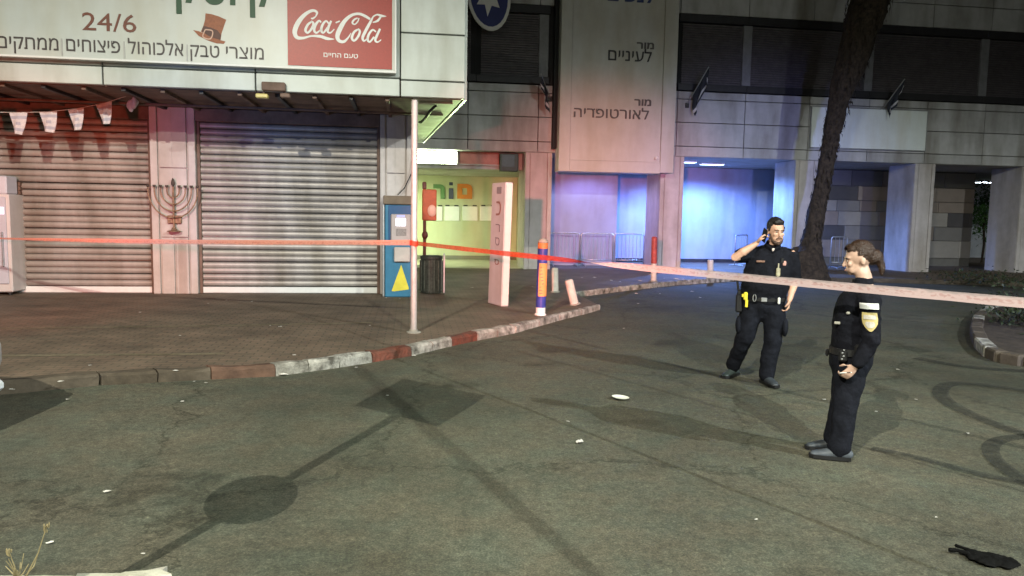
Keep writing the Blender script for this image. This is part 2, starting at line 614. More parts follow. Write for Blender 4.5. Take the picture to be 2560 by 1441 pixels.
def path_at(P):
    L = [0.0]
    for a, b in zip(P, P[1:]):
        L.append(L[-1] + (b - a).length)
    def f(s):
        s = max(0, min(L[-1], s))
        for i in range(len(P) - 1):
            if s <= L[i + 1] + 1e-9:
                t = (s - L[i]) / max(1e-9, L[i + 1] - L[i])
                return P[i].lerp(P[i + 1], t)
        return P[-1]
    return f, L
def stone(bm, f0, f1, s0, s1, h0, h1, jig=.011):
    n = max(2, int((s1 - s0) / .16))
    rows = []
    for i in range(n + 1):
        s = s0 + (s1 - s0) * i / n
        a, b = f0(s), f1(s)
        j = lambda: random.uniform(-jig, jig)
        h = h0 + (h1 - h0) * i / n
        rows.append([bm.verts.new((a.x + j(), a.y + j(), -.05)), bm.verts.new((a.x + j(), a.y + j(), h * .72)),
                     bm.verts.new((a.x + (b.x - a.x) * .22, a.y + (b.y - a.y) * .22, h + j())), bm.verts.new((b.x, b.y, h + j())), bm.verts.new((b.x, b.y, -.05))])
    for i in range(n):
        for k in range(5):
            k2 = (k + 1) % 5
            bm.faces.new([rows[i][k], rows[i + 1][k], rows[i + 1][k2], rows[i][k2]])
    bm.faces.new(rows[0]); bm.faces.new(rows[-1][::-1])
    bmesh.ops.recalc_face_normals(bm, faces=bm.faces[:])
f_out, Lk = path_at(kerb_pts)
f_in, Li = path_at(inner1)
sc_in = Li[-1] / Lk[-1]
f_in_s = lambda s: f_in(s * sc_in)
brk = {px: Lk[i] for i, (px, _) in enumerate(KERB_PX)}
segs = []
def seg(a, b, m, h0=.115, h1=.115, n=1):
    for k in range(n):
        segs.append((brk[a] + (brk[b] - brk[a]) * k / n, brk[a] + (brk[b] - brk[a]) * (k + 1) / n, m, h0, h1))
seg(-420, 0, m_kg, n=3); seg(0, 250, m_kg); seg(250, 530, m_kg, n=2); seg(530, 690, m_kf); seg(690, 850, m_kw, n=2)
seg(850, 930, m_kw); seg(930, 1030, m_kr); seg(1030, 1130, m_kw, n=2); seg(1130, 1195, m_kr); seg(1195, 1290, m_kw, n=2)
seg(1290, 1400, m_kw, .112, .104, 2); seg(1400, 1500, m_kw, .104, .100, 2)
for s0, s1, m, h0, h1 in segs:
    bm = B()
    stone(bm, f_out, f_in_s, s0 + .006, s1 - .006, h0, h1)
    obj('kerb_stone', bm, pavement, m)
f2o, L2 = path_at(b2)
f2i, L2i = path_at(inner2)
n2 = 22
for k in range(n2):
    lim = L2[5] + 2
    s0, s1 = lim * k / n2, lim * (k + 1) / n2
    bm = B()
    stone(bm, f2o, lambda s: f2i(s * L2i[-1] / L2[-1]), s0 + .006, s1 - .006, .115, .115)
    obj('kerb_stone', bm, pavement, m_kw if k < 9 else m_kg)
# pale worn rows in the paving on the left
def strip(name, pxs, width, mat, h, parent):
    P = [Vector((*gp(x, y, h), 0)) for x, y in pxs]
    Q = offset_path(P, width)
    bm = B()
    a = [bm.verts.new((p.x, p.y, h)) for p in P]
    b = [bm.verts.new((p.x, p.y, h)) for p in Q]
    for i in range(len(P) - 1):
        bm.faces.new([a[i], a[i + 1], b[i + 1], b[i]])
    return obj(name, bm, parent, mat)
m_row = M('paving_row', (.17, .145, .095), .8, .35, 9, bump=.3, stain=.35)
strip('paving_row', [(-200, 896), (0, 892), (250, 889), (460, 888), (560, 886)], .10, m_row, PAVE + .004, pavement)
strip('paving_row', [(-200, 826), (0, 823), (300, 819), (640, 814), (930, 808)], .10, m_row, PAVE + .004, pavement)

# tyre marks and patches on the asphalt
def tyre_mat():
    m = bpy.data.materials.new('tyre_rubber_mark')
    m.use_nodes = True
    nt = m.node_tree
    b = nt.nodes['Principled BSDF']
    b.inputs['Base Color'].default_value = (.022, .024, .022, 1)
    b.inputs['Roughness'].default_value = .7
    geo = nt.nodes.new('ShaderNodeNewGeometry')
    n = nt.nodes.new('ShaderNodeTexNoise')
    n.inputs['Scale'].default_value = 9
    n.inputs['Detail'].default_value = 8
    n.inputs['Roughness'].default_value = .8
    nt.links.new(geo.outputs['Position'], n.inputs['Vector'])
    r = nt.nodes.new('ShaderNodeMapRange')
    r.inputs['From Min'].default_value = .3
    r.inputs['From Max'].default_value = .75
    r.inputs['To Min'].default_value = .05
    r.inputs['To Max'].default_value = .85
    nt.links.new(n.outputs['Fac'], r.inputs['Value'])
    nt.links.new(r.outputs['Result'], b.inputs['Alpha'])
    return m
m_mark = tyre_mat()
def mark(pxs, hw, label):
    P = [Vector((*gp(x, y, .004), 0)) for x, y in pxs]
    Q = []
    for i in range(len(P) - 1):
        p0, p1, p2, p3 = P[max(i - 1, 0)], P[i], P[i + 1], P[min(i + 2, len(P) - 1)]
        for k in range(6):
            t = k / 6
            Q.append(.5 * ((2 * p1) + (p2 - p0) * t + (2 * p0 - 5 * p1 + 4 * p2 - p3) * t * t + (3 * p1 - p0 - 3 * p2 + p3) * t ** 3))
    Q.append(P[-1])
    A, C = offset_path(Q, hw), offset_path(Q, -hw)
    bm = B()
    a = [bm.verts.new((p.x, p.y, .004)) for p in A]
    b = [bm.verts.new((p.x, p.y, .004)) for p in C]
    for i in range(len(Q) - 1):
        bm.faces.new([a[i], a[i + 1], b[i + 1], b[i]])
    tag(obj('tyre_mark', bm, mat=m_mark), label, kind='structure')
mark([(2620, 985), (2480, 965), (2385, 958), (2352, 975), (2370, 1005), (2450, 1045), (2560, 1085), (2660, 1120)], .075, 'dark looping tyre mark on the asphalt at right')
mark([(2640, 1085), (2520, 1095), (2478, 1115), (2490, 1150), (2560, 1200), (2660, 1245)], .06, 'second dark looping tyre mark nearer the camera')
mark([(2290, 895), (2400, 915), (2520, 925), (2640, 930)], .10, 'faint tyre mark beside the planted island')
mark([(2180, 1120), (2320, 1150), (2430, 1180), (2600, 1215)], .05, 'faint thin tyre mark right of the policewoman')

# =================================================================== KIOSK BUILDING
kiosk = thing('kiosk_building', 'white panelled corner kiosk with two closed grey roller shutters', 'building', KF.o, YAW)
FASC = -2.3
SOF = 3.775
bm = B()
slab(bm, [(-14, .42), (4.74, .42), (4.74, 9.5), (-14, 9.5)], 0, SOF)
obj('wall', bm, kiosk, m_pil)
bm = B()
slab(bm, [(-14, FASC + .12), (5.60, FASC + .12), (5.02, 5.7), (4.6, 9.5), (-14, 9.5)], SOF + .3, 7.4)
obj('upper_wall', bm, kiosk, m_frame_d)
bm = B()
slab(bm, [(-14, FASC + .13), (4.745, FASC + .13), (4.745, .42), (-14, .42)], SOF, SOF + .298)
obj('soffit', bm, kiosk, m_brown)
bm = B()
slab(bm, [(4.75, FASC + .13), (5.60, FASC + .13), (5.02, 5.7), (4.75, 5.7)], SOF + .002, SOF + .298)
sf = obj('soffit', bm, kiosk, m_soff)
tag(sf, 'stained pale soffit of the canopy corner')
bm = B()
box(bm, 4.86, 5.46, -1.9, -1.72, SOF - .03, SOF, .006)
obj('soffit_strip', bm, kiosk, m_soff)
bm = B()
box(bm, 4.86, 5.36, -.3, -.2, SOF - .03, SOF, .006)
obj('soffit_strip', bm, kiosk, m_soff)
for k in range(12):                                   # ribs of the canopy underside
    u = 4.3 - k * .62
    bm = B()
    box(bm, u - .035, u + .035, FASC + .16, .40, SOF - .06, SOF - .003, .006)
    obj('soffit_rib', bm, kiosk, m_frame_d if k % 2 else m_brown)
bm = B()
box(bm, -12, 4.72, -.85, -.77, SOF - .10, SOF - .062, .006)
obj('soffit_rail', bm, kiosk, m_brown)
# jagged tear in the pale soffit: a dark sagging strip
bm = B()
for a, b_, h in ((4.95, -.9, .012), (5.12, -1.5, .02)):
    pass
tube(bm, [(5.16, -1.55, SOF - .02), (5.08, -1.1, SOF - .05), (5.02, -.55, SOF - .09), (4.93, .1, SOF - .12), (4.9, .6, SOF - .06)], .03, 6)
obj('torn_strip', bm, kiosk, m_dark)

def panel_obj(name, u0, u1, z0, z1, w0, w1, mat, parent, gap=.012, bev=.008):
    bm = B()
    box(bm, u0 + gap, u1 - gap, w0, w1, z0 + gap, z1 - gap, bev)
    return obj(name, bm, parent, mat)
SIGN_U1, SIGN_Z0 = KF.uz(991, 184, FASC - .14)
uj = [4.525 - 2.41 * k for k in range(8)]
for k in range(7):
    panel_obj('fascia_panel', uj[k + 1], uj[k], SOF, 4.085, FASC, FASC + .12, m_panel, kiosk)
    panel_obj('fascia_panel', uj[k + 1], uj[k], 4.085, 5.6, FASC, FASC + .12, m_panel, kiosk)
    panel_obj('fascia_panel', uj[k + 1], uj[k], 5.6, 7.3, FASC, FASC + .12, m_panel, kiosk)
for z0, z1 in ((SOF, 4.065), (4.065, 4.86), (4.86, 5.65), (5.65, 6.45), (6.45, 7.3)):
    panel_obj('fascia_panel', 4.525, 5.65, z0, z1, FASC, FASC + .12, m_panel, kiosk)
bm = B()   # side fascia of the canopy
a, b_ = Vector((5.645, FASC + .125)), Vector((5.06, 5.7))
box(bm, 0, (b_ - a).length, -.04, .0, SOF, 7.3)
o = obj('fascia_side', bm, kiosk, m_panel)
o.location = (a.x, a.y, 0)
o.rotation_euler = (0, 0, math.atan2(b_.y - a.y, b_.x - a.x))

def pillar(u0, u1):
    bm = B()
    box(bm, u0, u1, .06, .42, 0.05, SOF - .002)
    n = 3
    gap = .035
    wd_ = (u1 - u0)
    ed = wd_ * .16
    cols = [(u0, u0 + ed)] + [(u0 + ed + gap + (wd_ - 2 * ed - gap) / 2 * k, u0 + ed + (wd_ - 2 * ed - gap) / 2 * (k + 1)) for k in range(2)] + [(u1 - ed, u1)]
    for i, (a, b) in enumerate(cols):
        if i in (0, 3):
            box(bm, a, b, 0, .075, .10, SOF - .004, .01)
        else:
            box(bm, a, b, .012, .075, .10, 1.22, .008)
            box(bm, a - (.0 if i == 1 else gap), b, .014, .075, 1.235, 2.58, .004)
            box(bm, a - (.0 if i == 1 else gap), b, .014, .075, 2.60, SOF - .006, .004)
    return obj('pillar', bm, kiosk, m_pil)
UP0, UP1 = -.345, .50
pillar(UP0, UP1)
pillar(4.095, 4.735)
pillar(-5.3, -4.5)
# roller shutters, one slat at a time
def shutter(u0, u1):
    sh = bpy.data.objects.new('roller_shutter', None)
    COL.objects.link(sh)
    sh.parent = kiosk
    pitch = .126
    z0 = .235
    bm = B()
    prof = [(.195, 0), (.195, .009), (.162, .015), (.146, .038), (.140, .066), (.146, .094), (.162, .116), (.195, .122)]
    a = [bm.verts.new((u0, y, z)) for y, z in prof]
    b = [bm.verts.new((u1, y, z)) for y, z in prof]
    for i in range(len(prof) - 1):
        bm.faces.new([a[i], b[i], b[i + 1], a[i + 1]])
    bm.faces.new(a); bm.faces.new(b[::-1]); bm.faces.new([a[0], a[-1], b[-1], b[0]])
    bmesh.ops.recalc_face_normals(bm, faces=bm.faces[:])
    me = mesh_of(bm, 'slat', m_slat)
    n = int((3.62 - z0) / pitch)
    for k in range(n):
        so_ = obj('slat', me, sh, loc=(0, random.uniform(-.007, .007), z0 + k * pitch + random.uniform(-.003, .003)))
        so_.rotation_euler = (random.uniform(-.05, .05), random.uniform(-.0011, .0011), 0)
    bm = B()
    box(bm, u0, u1, .13, .21, .105, .228, .012)
    obj('bottom_rail', bm, sh, m_wht)
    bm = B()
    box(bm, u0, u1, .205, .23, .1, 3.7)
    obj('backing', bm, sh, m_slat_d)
    bm = B()
    box(bm, u0, u1, .02, .30, z0 + n * pitch + .004, SOF - .008, .01)
    obj('shutter_box', bm, sh, m_brown)
    for uu in (u0, u1 - .06):
        bm = B()
        box(bm, uu, uu + .06, .10, .2, .1, 3.6, .006)
        obj('guide_rail', bm, sh, m_brown)
shutter(UP1 + .005, 4.09)
shutter(-4.495, UP0 - .005)

# ------------------------------------------------------------------ kiosk sign
WS = FASC - .145
sign = thing('kiosk_sign', 'long white kiosk sign board with Hebrew lettering, brown hat and red panel', 'sign', KF.world(0, FASC, 0), YAW)
sign.location.z = 0
def s_uz(px, py):
    return KF.uz(px, py, WS)
SZ0 = SIGN_Z0
SU1 = SIGN_U1
off = FASC            # children are built in kiosk coordinates, sign sits at w = FASC
def sl(o):
    if o is not None:
        for v in o.data.vertices:
            v.co.y -= FASC
    return o
bm = B()
box(bm, -7.2, SU1, WS + .012, FASC - .002, SZ0, 5.72, .012)
sl(obj('board', bm, sign, m_signw))
bm = B()
for (a, b_, c, d) in ((-7.2, SU1, SZ0, SZ0 + .035), (-7.2, SU1, 5.685, 5.72), (SU1 - .035, SU1, SZ0 + .036, 5.684)):
    box(bm, a, b_, WS - .012, WS + .011, c, d, .006)
sl(obj('frame', bm, sign, m_wht))
ru0, rz0 = s_uz(720, 163)
ru1, _ = s_uz(980, 178)
bm = B()
box(bm, ru0, ru1 , WS - .002, WS + .0115, rz0, 5.60)
red = sl(obj('red_panel', bm, sign, m_red))
tag(red, 'red soft drink panel with white script lettering')
def img(px0, py0, scale):
    return lambda x, y: s_uz(px0 + x / scale, py0 + y / scale)
Z2 = img(600, 0, 3.603)
Z1 = img(0, 0, 3.603)
PX = .0073 / 3.603 * .93    # metres per zoomed pixel on the sign plane
bm = B()
def st(*pts):
    r = []
    for x, y, h in pts:
        u, z = Z2(x, y)
        r.append((u, z, h * PX))
    ribbon(bm, r, WS - .002, .006)
st((682, 152, 5), (694, 115, 10), (655, 98, 12), (590, 130, 15), (525, 205, 20), (494, 285, 20), (512, 338, 16), (570, 345, 11), (640, 328, 8), (720, 330, 12), (785, 350, 13), (850, 356, 2))
st((682, 152, 5), (655, 170, 8), (640, 165, 4))
st((650, 195, 7), (612, 225, 10), (590, 275, 11), (612, 298, 9), (645, 262, 10), (662, 215, 10), (640, 192, 7))
st((730, 205, 8), (712, 190, 8), (682, 225, 11), (668, 275, 11), (692, 298, 8), (735, 262, 5))
st((800, 215, 7), (775, 192, 8), (745, 225, 10), (732, 275, 11), (752, 298, 8), (790, 250, 8))
st((822, 190, 9), (800, 240, 11), (790, 285, 10), (815, 298, 7), (850, 265, 4))
st((862, 208, 6), (900, 192, 6))
st((1172, 176, 10), (1130, 150, 12), (1075, 128, 11), (1010, 138, 12), (950, 185, 16), (905, 255, 20), (878, 325, 19), (892, 368, 15), (935, 378, 12), (975, 342, 7), (1000, 300, 3))
st((1060, 165, 6), (1030, 180, 8), (1012, 208, 8), (1035, 222, 6), (1062, 195, 6), (1072, 165, 5))
st((1070, 265, 7), (1030, 290, 10), (1008, 342, 11), (1028, 370, 9), (1062, 335, 10), (1080, 285, 10), (1062, 262, 7))
st((1200, 152, 6), (1175, 200, 11), (1135, 275, 13), (1105, 340, 12), (1118, 372, 8), (1150, 345, 4))
st((1200, 152, 7), (1235, 135, 7), (1275, 146, 11), (1318, 150, 2))
st((1270, 150, 7), (1240, 190, 10), (1195, 205, 4))
st((1225, 290, 7), (1195, 272, 8), (1162, 310, 10), (1150, 358, 11), (1170, 380, 8), (1208, 335, 8))
st((1262, 262, 9), (1235, 320, 11), (1218, 365, 10), (1240, 382, 7), (1272, 360, 4))
logo = sl(obj('script_logo', bm, red, m_wht))
logo.parent = sign
def rect(px0, py0, px1, py1):
    u0, z1 = s_uz(px0, py0)
    u1, z0 = s_uz(px1, py1)
    return u0, u1, z0, z1
u0, u1, z0, z1 = rect(809, 132, 895, 147)
sl(lettering('slogan', heb('טעם החיים'), u0, u1, z0, z1, WS - .002, m_wht, sign, depth=.004))
u0, _ = s_uz(205, 50); u1, _ = s_uz(340, 55)
_, zt = s_uz(215, 31); _, zb = s_uz(215, 76)
sl(lettering('opening_days', '24/6', u0, u1, zb, zt, WS + .011, m_brown_t, sign, bold=.0, tilt=.0))
u0, _ = s_uz(-60, 120); u1, _ = s_uz(659, 140)
_, zt = s_uz(480, 112); _, zb = s_uz(480, 153)
GW = [('מוצרי', 659, 565), ('טבק', 548, 476), ('|', 469, 466), ('אלכוהול', 458, 320), ('|', 312, 309), ('פיצוחים', 300, 166), ('|', 156, 153), ('ממתקים', 146, -6)]
for wrd, xr, xl in GW:
    u0, _ = s_uz(xl, 125); u1, _ = s_uz(xr, 125)
    hasq = any(ch in wrd for ch in 'קלץ')
    sl(lettering('goods_word' if wrd != '|' else 'divider', heb(wrd), u0, u1, zb + (0 if 'ק' in wrd or wrd == '|' else .075), zt + (.06 if 'ל' in wrd else 0), WS + .011, m_dk_t if wrd != '|' else m_grey_t, sign, bold=.0))
u0, _ = s_uz(-40, 0); u1, _ = s_uz(680, 0)
_, zb = s_uz(470, 36)
for wrd, xr, xl in (('קיוסק', 680, 440), ('ברמה', 408, 120)):
    u0, _ = s_uz(xl, 0); u1, _ = s_uz(xr, 0)
    zq = zb if 'ק' in wrd else zb + .21
    sl(lettering('shop_word', heb(wrd), u0, u1, zq, zb + .66, WS + .011, m_green_t, sign, bold=.02))
hat = bpy.data.objects.new('hat_logo', None)
COL.objects.link(hat)
hat.parent = sign
def poly_px(pts, depth, mat, name):
    bm = B()
    prism(bm, [Z1(x, y) for x, y in pts], WS + .011 - depth, WS + .0115)
    o = sl(obj(name, bm, hat, mat))
poly_px([(1850, 120), (1905, 128), (1970, 148), (2037, 178), (2015, 240), (1995, 300), (1985, 362), (1930, 350), (1880, 330), (1808, 285), (1830, 235), (1845, 180)], .004, m_hat, 'hat_crown')
poly_px([(1738, 272), (1790, 282), (1850, 308), (1930, 350), (1985, 362), (2030, 375), (2015, 395), (1950, 392), (1870, 365), (1790, 325)], .006, m_hat, 'hat_brim')
poly_px([(1832, 235), (1900, 250), (1960, 275), (1990, 318), (1983, 360), (1930, 345), (1880, 325), (1815, 283)], .008, m_hat_d, 'hat_band')
bm = B()
bk = [(1850, 268), (1915, 283), (1895, 352), (1828, 333)]
bk = [Z1(*p) for p in bk]
ribbon(bm, [(u, z, .009) for u, z in bk + [bk[0]]], WS + .001, .004)
sl(obj('hat_buckle', bm, hat, m_buckle))

# flood lamp bracket under the fascia
u0, z0 = KF.uz(685, 218, FASC - .05)
fl = thing('flood_lamp', 'small brown flood lamp bracket under the kiosk sign', 'lamp', KF.world(u0, FASC - .03, z0 - .05), YAW)
bm = B(); box(bm, -.19, .19, -.10, .03, -.02, .12, .012); obj('housing', bm, fl, m_brown)
bm = B(); box(bm, -.30, -.10, -.06, .10, -.14, -.07, .015); obj('lamp_head', bm, fl, M('yellowed_lens', (.55, .45, .16), .4, .1))
bm = B(); box(bm, .10, .26, -.06, .10, -.12, -.05, .015); obj('lamp_head', bm, fl, m_brown)
bm = B(); tube(bm, [(-.16, .02, 0), (-.2, .02, -.09)], .012, 6); tube(bm, [(.14, .02, 0), (.18, .02, -.07)], .012, 6); obj('arm', bm, fl, m_brown)

# bunting under the canopy
bw = -1.15
bun = thing('bunting', 'string of small white flags hung under the kiosk canopy', 'bunting', KF.world(0, bw, 0), YAW)
spx = [(-180, 262), (-40, 280), (45, 282), (120, 280), (193, 272), (262, 258), (318, 240), (360, 215)]
sp = [KF.uz(x, y, bw) for x, y in spx]
bm = B()
tube(bm, [(u, 0, z) for u, z in sp], .006, 5)
obj('string', bm, bun, m_paper)
fl_px = [((-60, 282), (-14, 282), (-24, 338), (-50, 336)), ((23, 283), (68, 282), (57, 338), (36, 334)), ((98, 280), (142, 279), (138, 332), (112, 330)), ((170, 276), (209, 270), (205, 322), (186, 328)), ((240, 264), (279, 254), (277, 308), (258, 312))]
m_flag = M('flag_cloth', (.55, .55, .56), .8, .12, 20)
m_flagb = M('flag_blue', (.36, .38, .44), .8, .1)
for q in fl_px:
    P = [KF.uz(x, y, bw) for x, y in q]
    bm = B()
    N, K = 6, 7
    g = []
    for j in range(K + 1):
        row = []
        for i in range(N + 1):
            s, t = i / N, j / K
            a = [P[0][k] * (1 - s) + P[1][k] * s for k in (0, 1)]
            b_ = [P[3][k] * (1 - s) + P[2][k] * s for k in (0, 1)]
            row.append(bm.verts.new((a[0] * (1 - t) + b_[0] * t, .035 * math.sin(s * 7 + t * 3) * (.3 + t), a[1] * (1 - t) + b_[1] * t)))
        g.append(row)
    for j in range(K):
        for i in range(N):
            bm.faces.new([g[j][i], g[j][i + 1], g[j + 1][i + 1], g[j + 1][i]]).material_index = 1 if (j in (1, 5) or (i in (2, 3) and j == 3)) else 0
    obj('flag', mesh_of(bm, 'flag', [m_flag, m_flagb], True), bun)
bm = B()
for k in range(5):
    u, z = KF.uz(334 + random.uniform(-14, 12), 262 + random.uniform(-16, 18), bw)
    blob(bm, (u, random.uniform(-.05, .05), z), (.05, .06, .09), Matrix.Rotation(random.uniform(-.8, .8), 3, 'Y'), 8)
tag(obj('flag', remesh(bm, 'flag', m_flag, .015, 2), bun), 'crumpled flag bunched at the end of the string')

# branched candelabrum on the pillar
pu, pz = KF.uz(436, 572, -.05)
cd_ = thing('wall_candelabrum', 'brown metal branched candelabrum fixed to the kiosk pillar', 'candelabrum', KF.world(pu, 0, pz), YAW)
m_bronze = M('bronze', (.30, .19, .12), .55, .45, 14, metal=.3, stain=.4)
m_soot = M('sooty_cup', (.07, .05, .04), .7, .4, 20)
CH = .80
bm = B(); tube(bm, [(0, -.07, -.02), (0, -.07, .40), (0, -.07, CH + .02)], .020, 8); obj('stem', bm, cd_, m_bronze)
bm = B(); lathe(bm, [(.13, -.06), (.13, -.045), (.06, -.03), (.028, .03)], 14, (0, -.07)); obj('base', bm, cd_, m_bronze)
bm = B(); box(bm, -.13, .13, -.05, .012, .10, .26, .01); obj('back_plate', bm, cd_, m_bronze)
for k in range(1, 5):
    r = .115 * k
    for s_ in (-1, 1):
        bm = B()
        pts = [(s_ * r * math.sin(a), -.07 - .006 * k, CH - .06 - r * math.cos(a) * 1.15) for a in [i * math.pi / 2 / 9 for i in range(10)]]
        pts.append((s_ * r, -.07 - .006 * k, CH))
        tube(bm, pts, .013, 6)
        br_ = obj('branch', bm, cd_, m_bronze, smooth=True)
        bm = B(); lathe(bm, [(.010, CH), (.030, CH + .02), (.032, CH + .05), (.022, CH + .05)], 10, (s_ * r, -.07 - .006 * k)); obj('cup', bm, br_, m_soot)
bm = B(); lathe(bm, [(.012, CH + .02), (.034, CH + .06), (.036, CH + .10), (.020, CH + .17), (.006, CH + .19)], 10, (0, -.07)); obj('middle_cup', bm, cd_, m_soot)

# drinks fridge at the left
c = ground(33, 739, PAVE)
fu, fw_, _ = KF.local(c)
fr = thing('drinks_fridge', 'tall white drinks fridge standing before the left shutter', 'fridge', (c.x, c.y, PAVE), YAW)
FH = KF.z(33, 486, fw_) - PAVE
bm = B(); box(bm, -.95, 0, 0, .62, .06, FH, .02); obj('cabinet', bm, fr, M('fridge_white', (.60, .56, .55), .4, .06, 4, stain=.2))
bm = B(); box(bm, -.91, -.05, -.035, -.002, .22, FH - .05, .012); d_ = obj('door', bm, fr, M('fridge_door', (.50, .50, .56), .2, .05, 3))
bm = B(); box(bm, -.13, -.10, -.075, -.036, .55, 1.2, .01); obj('handle', bm, d_, m_galv)
bm = B(); box(bm, -.95, -.03, .0, .40, FH + .002, FH + .34, .02); obj('header', bm, fr, M('fridge_header', (.55, .56, .62), .35, .05))
bm = B(); box(bm, -.16, -.07, -.045, -.0355, FH - .38, FH - .24, .006); obj('lit_badge', bm, d_, M('lit_badge', (.7, .7, .75), .4, .05, emit=(.75, .78, 1), estr=.7))
for x in (-.88, -.08):
    for y in (.06, .54):
        bm = B(); lathe(bm, [(.03, 0), (.03, .06)], 8, (x, y)); obj('foot', bm, fr, m_black)
# meter box beside fridge on the shutter
u0, z0 = KF.uz(30, 480, 0.08); u1, z1 = KF.uz(86, 446, .08)
mb = thing('crate', 'dark brown crate standing on top behind the white fridge', 'crate', KF.world((u0 + u1) / 2, fw_ + .5, PAVE + FH), YAW)
bm = B()
for k in range(3):
    box(bm, -.02, .30, -.09, .09, .0 + k * .085, .07 + k * .085, .006)
box(bm, 0, .05, -.08, .08, .0, .25, .004)
box(bm, .23, .28, -.08, .08, .0, .25, .004)
mb.location = KF.world(fu + -.30, fw_ + .52, PAVE + FH + .001)
obj('slats', bm, mb, m_brown)

# ------------------------------------------------------------------ cash machine, bin, red box
aw = -.52
au = KF.u(962, aw, 700)
c = KF.world(au, aw, PAVE)
AW_ = KF.u(1031, aw) - au
AH = KF.z(990, 494, aw) - PAVE
atm = thing('cash_machine', 'blue cash machine with a yellow triangle and lit screen', 'cash machine', (c.x, c.y, PAVE), YAW)
m_atm = M('atm_blue', (.035, .17, .30), .4, .12, 5, stain=.2)
m_atmd = M('atm_darkblue', (.015, .075, .19), .4, .1)
def az(py): return KF.z(995, py, aw) - PAVE
def ax(px): return KF.u(px, aw, 600) - au
bm = B(); box(bm, 0, AW_, .0, .55, 0, az(512), .015); obj('cabinet', bm, atm, m_atm)
bm = B(); box(bm, -.03, AW_ + .03, -.04, .58, az(512) + .002, az(490), .012); obj('canopy', bm, atm, M('atm_top', (.16, .12, .085), .7, .2))
bm = B(); box(bm, .07, AW_ - .04, -.012, -.002, az(600), az(513) - .01, .004); obj('fascia', bm, atm, m_atmd)
bm = B(); box(bm, ax(977), AW_ - .03, -.06, -.013, az(603), az(536), .02); fc = obj('control_panel', bm, atm, M('atm_grey', (.42, .36, .36), .45, .1))
bm = B(); box(bm, ax(990), ax(1014), -.068, -.061, az(565), az(546), .004); obj('screen', bm, fc, M('atm_screen', (.8, .85, .95), .3, .02, emit=(.82, .88, 1), estr=3.0))
bm = B(); box(bm, ax(992), ax(1012), -.066, -.061, az(543), az(538), .003); obj('header_light', bm, fc, M('atm_head', (.3, .3, .7), .3, .02, emit=(.35, .38, .9), estr=.8))
bm = B(); box(bm, ax(990), ax(1016), -.064, -.061, az(590), az(572), .002); obj('keypad', bm, fc, M('atm_keys', (.25, .22, .22), .5, .3, 60))
bm = B(); box(bm, ax(985), AW_ - .04, -.075, -.002, az(655), az(618), .02); obj('cash_tray', bm, atm, M('atm_tray', (.50, .44, .42), .5, .1))
bm = B(); prism(bm, [(ax(979), az(728)), (ax(1003), az(662)), (ax(1023), az(722)), (ax(1021), az(724)), (ax(985), az(729))], -.006, -.002); obj('yellow_triangle', bm, atm, M('atm_yellow', (.70, .60, .06), .45, .12))
bm = B(); box(bm, -.05, .0 - .004, .05, .5, 0, az(510), .01); obj('side_panel', bm, atm, m_galv)
bm = B()
tube(bm, [(AW_ + .02, .45, az(395)), (AW_ - .02, .44, az(430)), (AW_ - .16, .43, az(468)), (AW_ - .30, .42, az(487))], .012, 6)
obj('cable', bm, atm, m_black)

c = ground(1078, 733, PAVE)
bn = thing('litter_bin', 'dark ribbed litter bin beside the cash machine', 'bin', (c.x, c.y, PAVE), YAW)
bm = B()
lathe(bm, [(.20, 0), (.215, .02), (.225, .72), (.235, .74), (.235, .78), (.20, .80), (.19, .76)], 20)
obj('body', bm, bn, M('bin_dark', (.035, .045, .038), .55, .6, 14, stain=.3))
for k in range(14):
    a = 2 * math.pi * k / 14
    bm = B(); box(bm, -.016, .016, -.012, .012, .05, .70, .004)
    o = obj('rib', bm, bn, M('bin_rib', (.06, .075, .062), .5, .4, 16))
    o.location = (.236 * math.cos(a), .236 * math.sin(a), 0); o.rotation_euler = (0, 0, a + math.pi / 2)
bm = B(); box(bm, .25, .29, -.03, .03, 0, .85, .01); obj('post', bm, bn, m_galv)

c = KF.world(5.08, .9, PAVE)
rb = thing('call_box', 'orange red box on a post behind the tall pole', 'call box', c, YAW)
zz = lambda py: KF.z(1060, py, .9) - PAVE
bm = B(); box(bm, -.11, .20, -.10, .10, zz(552), zz(474), .02); obj('box', bm, rb, M('call_red', (.36, .065, .02), .5, .15, 12))
bm = B(); blob(bm, (.10, -.10, zz(527)), (.10, .04, .13)); obj('round_cover', bm, rb, M('call_pink', (.62, .34, .27), .4, .1))
bm = B(); box(bm, -.09, -.02, -.04, .04, 0, zz(552), .01); obj('post', bm, rb, M('call_post', (.12, .03, .02), .6, .2))
bm = B(); blob(bm, (-.05, -.07, zz(588)), (.07, .05, .09)); obj('handset', bm, rb, M('call_dark', (.10, .02, .015), .5, .2))
bm = B(); box(bm, -.11, -.02, -.06, .06, zz(474), zz(455), .02); obj('cap', bm, rb, M('call_dark', (.10, .02, .015)))

# tall pole at the kerb
pb = ground(1034, 832, PAVE)
ph = at_depth(1036, 250, pb.y).z
tp = thing('sign_pole', 'tall pale metal pole at the kerb with tape tied round it', 'pole', (pb.x, pb.y, PAVE))
bm = B(); lathe(bm, [(.047, 0), (.045, .05), (.043, ph - PAVE - .02), (.030, ph - PAVE)], 14); obj('shaft', bm, tp, m_pole, smooth=True)
bm = B(); lathe(bm, [(.10, 0), (.10, .015), (.06, .02), (.055, .05)], 14); obj('base_plate', bm, tp, m_conc)

